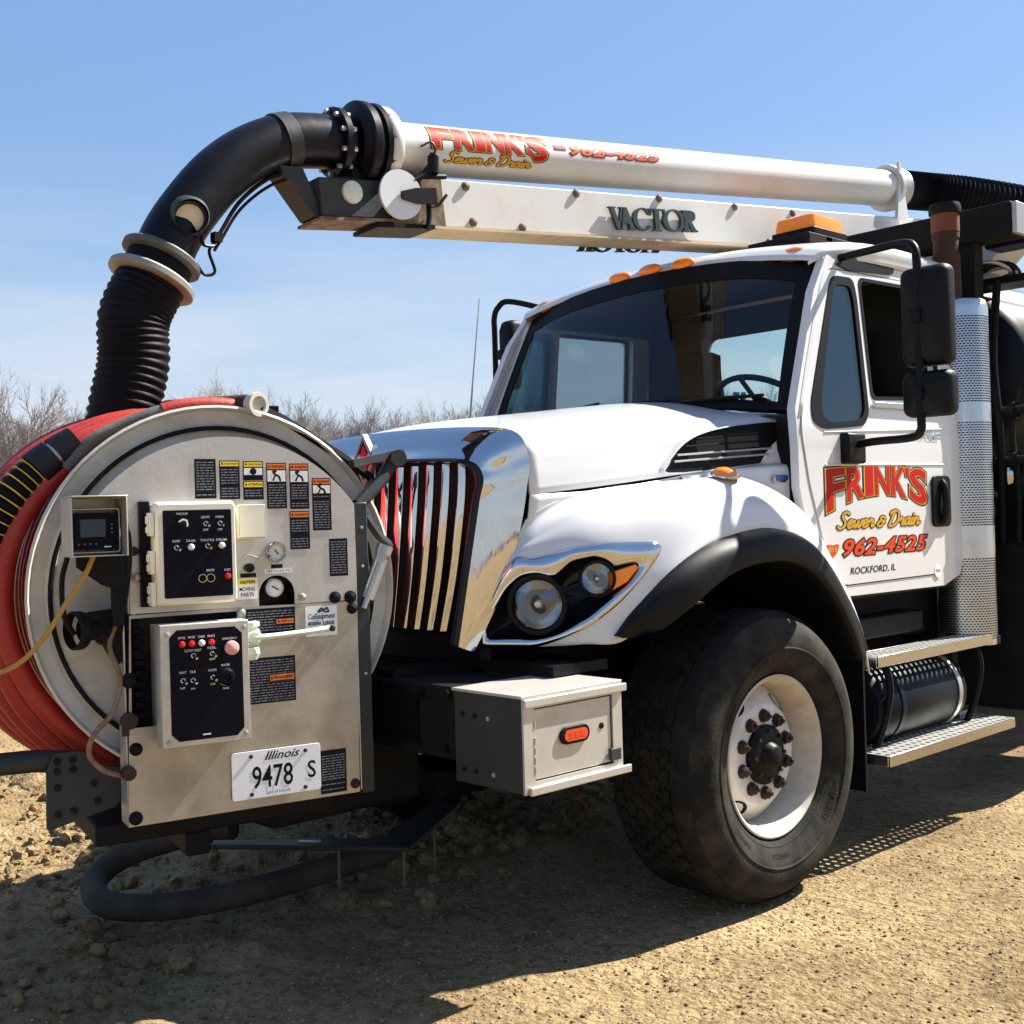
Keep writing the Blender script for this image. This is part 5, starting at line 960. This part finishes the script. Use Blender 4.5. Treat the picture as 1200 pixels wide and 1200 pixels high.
for u, z, r, m_ in ((.219, 1.262, .017, 'black'), (.273, 1.260, .018, 'black'), (.278, 1.222, .016, 'dusty'), (.105, 1.270, .011, 'alu_low'), (-.435, .841, .017, 'black'), (-.441, .633, .018, 'black'), (.272, .640, .014, 'nut'), (-.449, 1.05, .020, 'black'), (-.425, 1.44, .012, 'nut'), (-.42, 1.36, .014, 'alu_low')):
    mb = MB(PF); mb.lathe([(.001, r*1.2), (.006, r*1.15), (.008, r*.8), (.018, r*.72), (.022, r*.3), (.0225, .0004)], (0, u, z), (1, 0, 0), 14); mb.build('panel_bolt', m_, upper if z > 1.25 else lower, ang=40)
# upper control box
mb = MB(PF); o_ = rrect(-.378, 1.278, -.138, 1.582, .012, 3); c_ = (-.258, 1.43); qk = lambda k, w: [(w, c_[0]+(a-c_[0])*k, c_[1]+(b-c_[1])*k) for a, b in o_]
mb.ring([qk(1, -.03), qk(1, .055), qk(1.03, .058), qk(1.03, .075), qk(1.0, .092), qk(.97, .098), qk(.3, .098)]); mb.add(qk(.3, .098), [tuple(range(len(o_)))]); ub = mb.build('control_box', 'cream', T, ang=40)
mb = MB(PF); mb.plate(rrect(-.360, 1.296, -.152, 1.560, .004, 2), [], lambda a, b, t: (.0995-.001*t, a, b)); mb.build('faceplate', 'panelblack', ub)
for z in (1.515, 1.40, 1.305):
    mb = MB(PF); mb.box((.045, -.396, z-.03), (.085, -.381, z+.04)); mb.box((.05, -.401, z-.022), (.08, -.396, z-.002)); mb.box((.05, -.401, z+.006), (.08, -.396, z+.03)); mb.build('hinge', 'cream', ub, bevel=.003)
mb = MB(PF); mb.box((-.02, -.41, 1.27), (.02, -.38, 1.59)); mb.build('box_back', 'black', ub)
def switch(box, u, z, w, kind='toggle', lab='', lw=.03, dz=.02, lab2=None):
    mb = MB(PF); mi_ = {'toggle': 'silver', 'knob': 'black', 'red': 'redbtn', 'white': 'whitebtn', 'socket': 'panelblack', 'pink': 'pink', 'dial': 'panelblack'}[kind]
    if kind == 'toggle':
        mb.lathe([(0, .008), (.004, .008), (.006, .005), (.010, .004)], (w, u, z), (1, 0, 0), 12); mb.tube([(w+.008, u, z), (w+.024, u+.005, z-.007)], [.003, .0045], 8)
    elif kind == 'knob':
        mb.lathe([(0, .018), (.004, .018), (.006, .014), (.022, .012), (.024, .0004)], (w, u, z), (1, 0, 0), 20)
    elif kind in ('red', 'white'): mb.lathe([(0, .010), (.006, .010), (.012, .007), (.014, .0004)], (w, u, z), (1, 0, 0), 14)
    elif kind == 'pink': mb.lathe([(0, .013), (.014, .013), (.016, .022), (.026, .021), (.030, .015), (.031, .0004)], (w, u, z), (1, 0, 0), 24)
    elif kind == 'dial': mb.lathe([(0, .026), (.010, .026), (.016, .021), (.017, .012), (.012, .010), (.012, .0004)], (w, u, z), (1, 0, 0), 28)
    else: mb.lathe([(0, .013), (.003, .013), (.003, .010), (.001, .010), (.001, .0004)], (w, u, z), (1, 0, 0), 18)
    o = mb.build({'toggle': 'toggle_switch', 'knob': 'selector_knob', 'red': 'indicator_lamp', 'white': 'indicator_lamp', 'socket': 'socket', 'pink': 'stop_button', 'dial': 'pressure_dial'}[kind], mi_, box, ang=40)
    if kind == 'knob': mb = MB(PF); ribbon(mb, [(u-.014, z+.008), (u-.004, z+.014), (u+.008, z+.011), (u+.010, z+.001), (u+.010, z-.006)], .005, lambda a, b, h: (w+.0245+h, a, b)); mb.build('knob_pointer', 'labelwhite', box)
    if kind == 'socket' or kind == 'dial': mb = MB(PF); rr_ = .013 if kind == 'socket' else .027; mb.lathe([(.0005, rr_), (.0035, rr_), (.0035, rr_-.002), (.0005, rr_-.002)], (w, u, z), (1, 0, 0), 24); mb.build('bezel_ring', 'silver', box)
    if lab: mb = MB(PF); text(mb, lab, lambda a, b: (w+.0006, u-lw/2+lw*a, z+dz+.007*b)); mb.build('switch_lettering', 'labelwhite', box, ang=0)
    if lab2: mb = MB(PF); text(mb, lab2, lambda a, b: (w+.0006, u-lw/3+lw*.66*a, z-dz-.006+.006*b)); mb.build('switch_lettering', 'labelwhite', box, ang=0)
W1 = .0997
switch(ub, -.303, 1.518, W1, 'knob', 'VACUUM', .034, .028); switch(ub, -.232, 1.518, W1, 'toggle', 'LIGHTS', .026, .016, 'OFF'); switch(ub, -.188, 1.518, W1, 'toggle', 'HORN', .024, .016, 'OFF')
switch(ub, -.322, 1.448, W1, 'toggle', 'BOOM', .022, .016); switch(ub, -.278, 1.448, W1, 'white', 'DRAIN', .026, .016); switch(ub, -.228, 1.450, W1, 'toggle', 'THROTTLE', .042, .014); switch(ub, -.184, 1.450, W1, 'white', 'STROBE', .034, .014)
switch(ub, -.246, 1.352, W1, 'socket'); switch(ub, -.221, 1.352, W1, 'socket', 'REMOTE', .024, .020); switch(ub, -.168, 1.355, W1, 'red', 'START', .020, .016)
mb = MB(PF); mb.ring([[(w, a, b) for a, b in rrect(-.110, 1.467, -.022, 1.574, .004, 2)] for w in (.002, .032)]+[[(.036, -.066+(a+.066)*.96, 1.52+(b-1.52)*.96) for a, b in rrect(-.110, 1.467, -.022, 1.574, .004, 2)]]); mb.add([(.036, -.107, 1.471), (.036, -.025, 1.471), (.036, -.025, 1.570), (.036, -.107, 1.570)], [(0, 1, 2, 3)]); mb.build('junction_box', 'cream', upper, bevel=.002)
mb = MB(PF); mb.lathe([(0, .034), (.020, .034), (.024, .031), (.022, .028), (.014, .027)], (0, .018, 1.421), (1, 0, 0), 32); ga = mb.build('pressure_gauge', 'silver', upper, ang=40)
mb = MB(PF); mb.lathe([(.013, .028), (.0145, .0004)], (0, .018, 1.421), (1, 0, 0), 32); mb.mi = 1; mb.tube([(.017, .012, 1.428), (.017, .024, 1.412)], .0016, 6)
for k in range(13): a = -.7+k*(PI+1.4)/12; mb.box((.0156, .018+.022*math.cos(a)-.001, 1.421+.022*math.sin(a)-.001), (.0162, .018+.022*math.cos(a)+.001, 1.421+.022*math.sin(a)+.001))
mb.build('gauge_face', ['gauge', 'ink'], upper)
mb = MB(PF); mb.lathe([(-.03, .030), (-.012, .030), (-.010, .027)], (0, .019, 1.304), (1, 0, 0), 28); mb.mi = 1; mb.lathe([(-.012, .028), (-.0115, .0004)], (0, .019, 1.304), (1, 0, 0), 28); mb.mi = 2; mb.tube([(-.010, .008, 1.310), (-.010, .030, 1.298)], .002, 6)
for k in range(11): a = -.7+k*(PI+1.4)/10; mb.box((-.0112, .019+.022*math.cos(a)-.001, 1.304+.022*math.sin(a)-.0015), (-.0106, .019+.022*math.cos(a)+.001, 1.304+.022*math.sin(a)+.0015))
mb.build('recessed_gauge', ['steel', 'whitebtn', 'ink'], upper)
mb = MB(PF); mb.box((-.06, -.06, 1.245), (-.058, .10, 1.36)); mb.build('gauge_recess', 'black', upper)
mb = MB(PF); mb.lathe([(0, .012), (.02, .012), (.022, .015), (.035, .014), (.036, .0004)], (0, -.075, 1.374), (1, 0, 0), 14); mb.build('pull_knob', 'black', upper); mb = MB(PF); mb.tube(crv([(.006, -.09, 1.40), (.012, -.075, 1.412), (.012, -.05, 1.408), (.006, -.035, 1.398)], 4), .003, 6); mb.build('pull_wire', 'steel', upper)
# lower control box
WL = .115
mb = MB(PF); o_ = rrect(-.382, .850, -.112, 1.219, .004, 2); c_ = (-.247, 1.035)
mb.ring([qk(1, .05), qk(1, WL-.004), qk(.985, WL)]); mb.add(qk(.985, WL), [tuple(range(len(o_)))]); mb.box((-.05, -.372, .86), (.05, -.12, 1.21)); lo = mb.build('control_box', 'alu', T, ang=30, bevel=.0)
ch = .022; a0, b0, a1, b1 = -.355, .868, -.134, 1.201
mb = MB(PF); mb.plate([(a0+ch, b0), (a1-ch, b0), (a1, b0+ch), (a1, b1-ch), (a1-ch, b1), (a0+ch, b1), (a0, b1-ch), (a0, b0+ch)], [], lambda a, b, t: (WL+.0016-.0012*t, a, b)); mb.build('faceplate', 'panelblack', lo)
for u, z in ((-.360, 1.190), (-.126, 1.197), (-.362, .868), (-.128, .872)):
    mb = MB(PF); mb.lathe([(0, .008), (.004, .007), (.006, .0004)], (WL, u, z), (1, 0, 0), 12); mb.build('box_screw', 'steel', lo)
W2 = WL+.0018
for u, k_, t_ in ((-.318, 'red', 'LOW OIL'), (-.289, 'red', 'WATER'), (-.259, 'white', 'TANK'), (-.229, 'red', 'BRAKE')): switch(lo, u, 1.158, W2, k_, t_, .022, .016)
switch(lo, -.285, 1.122, W2, 'toggle', 'E-STOP RESET', .05, .012); switch(lo, -.228, 1.124, W2, 'toggle', 'REEL', .026, .014, 'DRUM'); switch(lo, -.172, 1.138, W2, 'pink', 'EMERGENCY', .046, .024)
switch(lo, -.318, 1.050, W2, 'toggle', 'THROT', .022, .020, 'UP'); switch(lo, -.288, 1.048, W2, 'toggle', 'TLE', .018, .022, 'DOWN'); switch(lo, -.228, 1.052, W2, 'toggle', 'RODDER', .026, .018, 'OFF'); switch(lo, -.188, 1.050, W2, 'dial', 'WATER', .028, .032, 'PRESSURE')
mb = MB(PF); mb.box((W2, -.262, .880), (W2+.0006, -.238, .884)); mb.build('maker_tag', 'labelwhite', lo)
# valve with its long handle
mb = MB(PF); mb.box((-.05, -.115, 1.115), (.0, -.055, 1.215)); mb.build('valve_recess', 'black', lower)
mb = MB(PF); mb.lathe([(0, .03), (.03, .034), (.05, .034), (.055, .02), (.075, .018), (.076, .0004)], (0, -.082, 1.158), (1, 0, 0), 8); mb.lathe([(-.05, .026), (0, .026), (.005, .034), (.018, .034), (.022, .02)], (.03, -.085, 1.185), (0, 0, 1), 16); mb.lathe([(.0, .03), (.02, .034), (.04, .025)], (.03, -.085, 1.125), (0, 0, -1), 16); vv = mb.build('ball_valve', 'valve', T, ang=30)
mb = MB(PF); mb.tube(crv([(.066, -.082, 1.158), (.072, -.03, 1.157), (.075, .08, 1.162), (.07, .175, 1.168)], 5), [.010]*16 if False else .0095, 8); mb.build('valve_handle', 'valve', vv); mb = MB(PF); mb.lathe([(.062, .010), (.082, .010), (.083, .0004)], (0, .176, 1.168), (1, 0, 0), 12); mb.build('handle_end', 'nut', vv)
mb = MB(PF); mb.lathe([(0, .013), (.006, .013), (.010, .006), (.0105, .0004)], (.002, -.098, 1.232), (1, 0, 0), 10); mb.build('panel_nut', 'steel', lower)
# screen in its hood, at the front edge, on a bracket from the reel hub
SB = (-.635, 1.432, -.480, 1.606); w0, w1 = .02, .17
mb = MB(PF); mb.box((w0, SB[0], SB[3]-.004), (w1+.03, SB[2], SB[3])); mb.box((w0, SB[0], SB[1]), (w1+.015, SB[0]+.004, SB[3]-.0045)); mb.box((w0, SB[2]-.004, SB[1]), (w1+.015, SB[2], SB[3]-.0045)); mb.box((w0, SB[0]+.0045, SB[1]), (w1-.01, SB[2]-.0045, SB[1]+.004)); mb.box((w0, SB[0]+.0045, SB[1]+.0045), (w0+.004, SB[2]-.0045, SB[3]-.0045)); hood_ = mb.build('display_hood', 'alu', T, bevel=.0015)
mb = MB(PF); o_ = rrect(-.628, 1.440, -.487, 1.572, .008, 3); c_ = (-.557, 1.506); mb.ring([qk(.98, .06), qk(1, .115), qk(.97, .121), qk(.93, .121), qk(.92, .119)]); mb.build('display_case', 'alu_low', hood_, ang=40)
mb = MB(PF); mb.plate(rrect(-.622, 1.452, -.493, 1.558, .012, 4), [], lambda a, b, t: (.1225-.01*t, a, b)); mb.build('display_bezel', 'panelblack', hood_)
mb = MB(PF); mb.plate([(-.600, 1.488), (-.530, 1.488), (-.530, 1.539), (-.600, 1.539)], [], lambda a, b, t: (.1236-.001*t, a, b)); mb.build('display_screen', 'screen', hood_)
for k in range(7):
    mb = MB(PF); u, z = ((-.605+.016*k, 1.468) if k < 4 else (-.512, 1.500+.012*(k-4))); mb.lathe([(.1222, .003), (.1245, .0025), (.125, .0003)], (0, u, z), (1, 0, 0), 8); mb.build('display_button', 'print', hood_)
mb = MB(PF); mb.box((.1226, -.535, 1.457), (.1232, -.515, 1.461)); mb.box((.1226, -.492, 1.485), (.124, -.488, 1.51)); mb.build('display_logo', 'labelwhite', hood_)
mb = MB(PF); mb.plate([(-.60, 1.432), (-.46, 1.432), (-.455, 1.37), (-.47, 1.32), (-.53, 1.345), (-.60, 1.40)], [], lambda a, b, t: (.06-.02*t, a, b)); mb.plate([(-.50, 1.36), (-.465, 1.36), (-.47, 1.22), (-.50, 1.22)], [], lambda a, b, t: (.05-.03*t, a, b)); mb.build('display_bracket', 'dusty', T)
mb = MB(PF); mb.lathe([(0, .055), (.008, .058), (.03, .058), (.034, .05)], (-.03, -.575, 1.21), (.35, -.93, 0), 32); mb.lathe([(-.17, .030), (.0, .035)], (-.03, -.575, 1.21), (.35, -.93, 0), 20); mb.lathe([(-.16, .05), (-.06, .05), (-.055, .03)], (-.03, -.575, 1.21), (.35, -.93, 0), 24); mb.build('reel_motor', 'dusty', T, ang=40)
mb = MB(PF); mb.plate([(-.56, 1.26), (-.46, 1.27), (-.45, 1.15), (-.47, 1.10), (-.50, 1.13)], [], lambda a, b, t: (-.02-.04*t, a, b)); mb.build('motor_mount', 'dusty', T)
# support post, guide arm, hose guide roller
mb = MB(PF); mb.box((-.06, .302, .60), (-.01, .348, 1.575)); post = mb.build('reel_post', 'darkgrey', T, bevel=.004)
for z in (1.49, 1.36, 1.0):
    mb = MB(PF); mb.lathe([(-.01, .006), (-.006, .005), (-.005, .0003)], (0, .325, z), (1, 0, 0), 8); mb.build('post_bolt', 'steel', post)
mb = MB(PF); mb.tube([(-.035, .325, 1.565), (-.06, .43, 1.655), (-.08, .485, 1.725)], .024, 10); mb.cyl((-.11, .485, 1.725), (-.04, .485, 1.725), .03, 14); arm = mb.build('guide_arm', 'darkgrey', T)
mb = MB(PF); mb.tube([(-.02, .30, 1.705), (-.06, .42, 1.728), (-.09, .52, 1.745)], .018, 4); mb.build('guide_crossbar', 'darkgrey', arm)
mb = MB(PF); mb.tube(crv([(-.035, .35, 1.53), (-.035, .40, 1.46), (-.035, .435, 1.425), (-.035, .42, 1.385)], 4), .016, 6); hk = mb.build('gun_hook', 'darkgrey', T)
mb = MB(PF); mb.cyl((-.02, .405, 1.40), (-.02, .34, 1.25), .024, 16); mb.cyl((-.02, .415, 1.425), (-.02, .402, 1.395), .028, 16); mb.cyl((.0, .385, 1.37), (.0, .32, 1.22), .010, 10); mb.build('wash_gun', 'steel', T)
def pw(w, u, z): return PF((w, u, z))
mb = MB(PF); mb.tube([(-.12, .02, 1.895), (-.12, .10, 1.86), (-.11, .30, 1.735), (-.09, .40, 1.66)], .017, 6); mb.box((-.20, .04, 1.865), (-.13, .09, 1.905)); mb.build('roller_arm', 'black', T)
mb = MB(PF); mb.cyl((-.10, .005, 1.905), (-.58, -.165, 1.928), .036, 24); rl_ = mb.build('guide_roller', 'rust', T, ang=40)
mb = MB(PF); mb.lathe([(-.03, .037), (0, .042), (.008, .040), (.008, .028), (-.004, .026), (-.004, .0005)], (-.095, .007, 1.9045), (.48, .17, -.023), 24); mb.build('roller_cap', 'flange', rl_, ang=40)
# reel cradle under the panel, the front end plate and its pipe
mb = MB(PF); mb.box((-.62, -.54, .535), (-.10, .24, .605)); mb.build('reel_cradle', 'dusty', T, bevel=.012)
mb = MB(PF); mb.box((-.40, -.26, .455), (-.12, -.18, .535)); mb.build('cradle_foot', 'dusty', T, bevel=.01)
mb = MB(); mb.box((-.30, -1.70, .46), (.30, -1.05, .92)); mb.build('reel_mount', 'dusty', T, bevel=.02)
mb = MB(PF); mb.plate(round_poly([(-.679, .608), (-.48, .655), (-.44, .70), (-.44, .77), (-.52, .785), (-.575, .838), (-.656, .838), (-.676, .787)], .012), [], lambda a, b, t: (-.10-.016*t, a, b)); ep_ = mb.build('cradle_end_plate', 'darkgrey', T)
for u, z in ((-.645, .815), (-.60, .815), (-.645, .785), (-.60, .785), (-.645, .735), (-.54, .735), (-.645, .655), (-.60, .66), (-.53, .68)):
    mb = MB(PF); mb.cyl((-.10, u, z), (-.092, u, z), .011, 6); mb.build('end_plate_bolt', 'black', ep_)
mb = MB(PF); mb.tube([(-.15, -.60, .80), (-.15, -.70, .815), (-.15, -1.3, .83)], .034, 20); mb.build('cradle_pipe', 'darkgrey', T)
# ------------------------------------------------------------------ hoses, rope, cables: things that rest on or hang from the truck
def coil(c, r, w, jitter, seed, n=90, a0=0, a1=2*PI):
    rnd = random.Random(seed); ph = rnd.uniform(0, 6)
    return [(w+.02*math.sin(2*a+ph)*jitter, c[0]+(r+jitter*.012*math.sin(3*a+ph))*math.cos(a), c[1]+(r+jitter*.012*math.sin(2*a+ph*2))*math.sin(a)) for a in [a0+(a1-a0)*i/n for i in range(n+1)]]
mb = MB(PF)
for k in range(9): mb.tube(coil(RC, .548-.003*(k % 2), -.172-.062*k, .3, k), .031, 14)
rh = mb.build('sewer_hose', ['red'], None, ang=60); tag(rh, 'red high pressure sewer hose wound in turns on the front reel', 'hose')
mb = MB(PF)
for k, (c, r, w) in enumerate((((-.195, 1.29), .572, -.22), ((-.22, 1.285), .585, -.285), ((-.24, 1.28), .592, -.36), ((-.255, 1.28), .597, -.44), ((-.27, 1.28), .60, -.53), ((-.27, 1.28), .60, -.62))): mb.tube(coil(c, r, w, .7, 20+k), .033, 14)
mb.build('loose_turns', 'redworn', rh, ang=60)
mb = MB(PF); mb.tube(crv([(-.21, -.58, 1.70), (-.20, -.50, 1.785), (-.19, -.42, 1.83), (-.18, -.34, 1.865), (-.175, -.28, 1.885)], 8), .023, 14); mb.build('leader_end', 'greyhose', rh, ang=60)
mb = MB(PF); mb.tube(crv([(-.175, -.285, 1.884), (-.17, -.20, 1.903), (-.17, -.10, 1.908), (-.18, -.0, 1.895), (-.2, .1, 1.86)], 8), .026, 14); mb.build('leader_end', 'redworn', rh, ang=60)
# yellow banded guard hose lying on the coil
gp = crv([(-.26, -.53, 1.775), (-.26, -.595, 1.735), (-.26, -.67, 1.675), (-.26, -.75, 1.585), (-.27, -.81, 1.47), (-.28, -.84, 1.34), (-.34, -.88, 1.22), (-.45, -.95, 1.12), (-.62, -1.0, 1.05)], 24)
mb = MB(PF); mb.tube(gp[40:], [.060+.004*math.sin(i*PI/3) for i in range(len(gp)-40)], 24); th_ = mb.build('guard_hose', 'hose', None, ang=60); tag(th_, 'black corrugated guard hose with yellow bands draped over the red coil', 'hose')
mb = MB(PF); mb.tube(gp[:24], .069, 24); mb.tube(gp[26:44], .071, 24); mb.build('hose_cuff', 'plastic', th_, ang=60)
for i in range(44, len(gp)-2, 6):
    mb = MB(PF); mb.tube([gp[i].lerp(gp[i+1], .1), gp[i].lerp(gp[i+1], .9)], .0655, 24); mb.build('yellow_band', 'yellow', th_)
mb = MB(PF); mb.tube([gp[23], gp[27]], .058, 24); mb.build('cuff_gap', 'labelwhite', th_)
mb = MB(PF); mb.tube(crv([(.06, -.555, 1.43), (.07, -.58, 1.38), (.05, -.63, 1.30), (.02, -.69, 1.20), (-.04, -.76, 1.12), (-.12, -.86, 1.08), (-.2, -.95, 1.06)], 10), .0075, 10); rp = mb.build('rope', 'rope', None); tag(rp, 'yellow rope hanging from the display bracket across the red hose', 'rope')
mb = MB(PF); mb.tube(crv([(.03, -.455, 1.55), (.05, -.448, 1.46), (.04, -.452, 1.36), (.0, -.47, 1.25), (-.02, -.50, 1.16), (0, -.475, 1.06), (0, -.50, .96), (.0, -.555, .90), (.0, -.57, .84), (.0, -.53, .79), (.0, -.475, .765)], 10), .008, 10); cb_ = mb.build('cable', 'cable', None); tag(cb_, 'brown cable looping down the front edge of the control panel', 'cable')
mb = MB(PF); mb.tube(crv([(.035, -.46, 1.56), (.06, -.452, 1.46), (.05, -.46, 1.34), (.01, -.475, 1.2)], 8), .009, 10); mb.tube(crv([(.02, -.62, 1.43), (.01, -.635, 1.36), (0, -.63, 1.26), (-.02, -.6, 1.2)], 8), .008, 8); mb.build('display_cable', 'black', T)
mb = MB(PF); mb.cyl((.005, -.462, .775), (.03, -.462, .775), .022, 12); mb.cyl((.0, -.455, .93), (.02, -.455, .93), .026, 10); mb.box((.0, -.475, .885), (.012, -.455, .91)); mb.build('cable_gland', 'nut', T)
# loop of dark hose sagging under the cradle
mb = MB(); mb.tube(crv([(.12, -1.02, .24), (-.02, -1.28, .17), (-.14, -1.55, .125), (-.28, -1.80, .10), (-.48, -1.95, .10), (-.70, -1.90, .13), (-.80, -1.74, .17), (-.72, -1.56, .22), (-.50, -1.40, .28)], 10), .050, 20); lo_ = mb.build('suction_loop', 'dustyhose', None, ang=60); tag(lo_, 'dusty dark hose looped low over the earth under the reel cradle', 'hose')
# ------------------------------------------------------------------ bare trees along the field edge, and the far wood
M['bark'] = mat('grey_bark', (.25, .235, .23), .9)
M['twig'] = mat('pale_twigs', (.27, .25, .245), .9)  # bark and twigs paled in colour to stand for distance haze
def tree_mesh(seed, H):
    rnd = random.Random(seed); tr, cr_ = MB(), MB(); segs = []
    def grow(p, d, L, r, lev):
        n_ = 3 if lev < 2 else 2; P = [p]; q = p
        for i in range(n_):
            d = (d+Vector((rnd.uniform(-1, 1), rnd.uniform(-1, 1), rnd.uniform(-.3, .8)))*(.12+.05*lev)).normalized(); q = q+d*L/n_; P.append(q)
        (tr if lev == 0 else cr_).tube(P, [r*(1-.55*i/n_) for i in range(n_+1)], 5 if lev < 2 else 3, caps=False)
        if lev >= 4: return
        k = (15, 8, 7, 5)[lev]
        for i in range(k):
            t_ = rnd.uniform(.35 if lev == 0 else .2, 1); j = min(n_-1, int(t_*n_)); b = P[j].lerp(P[j+1], t_*n_-j)
            a = rnd.uniform(0, 2*PI); sp = rnd.uniform(.35, .8); u = d.orthogonal().normalized(); w = d.cross(u)
            nd = (d*(1-sp*.35)+(u*math.cos(a)+w*math.sin(a))*sp+Vector((0, 0, .25))).normalized()
            grow(b, nd, L*rnd.uniform(.40, .62), r*.42*(1-.4*t_)+.007, lev+1)
    grow(Vector((0, 0, -.2)), Vector((0, 0, 1)), H*.66, H*.016, 0)
    return tr, cr_
protos = []
for i in range(5):
    tr, cr_ = tree_mesh(40+i, 9.0)
    root = bpy.data.objects.new('bare_tree', None); COL.objects.link(root)
    tr.build('trunk', 'bark', root, ang=60); cr_.build('crown', 'twig', root, ang=0); protos.append(root)
rnd = random.Random(77); spots = []
fwd = math.degrees(YAW)
for i in range(104):
    b = math.radians(fwd-25+51*(i+.5)/104+rnd.uniform(-.4, .4)); d_ = rnd.uniform(84, 112); spots.append((b, d_, rnd.uniform(.86, 1.14)))
# two taller ones at the far left of the view
spots[2] = (math.radians(fwd-22.7), 60, .88); spots[5] = (math.radians(fwd-20.9), 64, .74)
TL = ['tall bare tree with a grey trunk at the left end of the tree line', 'slender bare tree right of the tall one at the left end of the tree line']
for i, (b, d_, s_) in enumerate(spots):
    pr = protos[i % 5]
    if i < 5: o = pr
    else:
        o = pr.copy(); COL.objects.link(o)
        for ch in pr.children: c = ch.copy(); COL.objects.link(c); c.parent = o
    x_, y_ = CAMP.x+math.sin(b)*d_, CAMP.y+math.cos(b)*d_
    o.location = (x_, y_, -.3); o.rotation_euler = (0, 0, rnd.uniform(0, 6.28)); o.scale = (s_, s_, s_)
    tag(o, TL[0] if i == 2 else TL[1] if i == 5 else 'bare leafless tree in the distant tree line behind the truck', 'tree', None if i in (2, 5) else 'bare trees along the field edge')
mb = MB(); rnd = random.Random(5)
for i in range(26000):
    b = rnd.uniform(0, 2*PI); d_ = rnd.uniform(118, 150); h = rnd.random()**1.6*(8.0+1.8*noise.noise((math.cos(b)*6, math.sin(b)*6, 0))); c = Vector((CAMP.x+math.sin(b)*d_, CAMP.y+math.cos(b)*d_, h-.6)); L = rnd.uniform(.5, 1.5); w = rnd.uniform(.02, .05)
    t_ = Vector((rnd.uniform(-.4, .4), rnd.uniform(-.4, .4), 1)).normalized()*L; s_ = Vector((math.cos(b), -math.sin(b), 0))*w
    mb.add([c-s_, c+s_, c+t_], [(0, 1, 2)])
for i in range(2600):
    b = rnd.uniform(0, 2*PI); d_ = rnd.uniform(114, 150); h = rnd.uniform(0, 1.6); c = Vector((CAMP.x+math.sin(b)*d_, CAMP.y+math.cos(b)*d_, h-.5)); L = rnd.uniform(.6, 1.4); s_ = Vector((math.cos(b), -math.sin(b), 0))*rnd.uniform(.3, .8)
    mb.add([c-s_, c+s_, c+Vector((rnd.uniform(-.4, .4), rnd.uniform(-.4, .4), L))], [(0, 1, 2)])
wd = mb.build('far_wood', 'twig', None, ang=0, kind='stuff'); tag(wd, 'low brown scrub and woodland along the horizon', 'woodland')
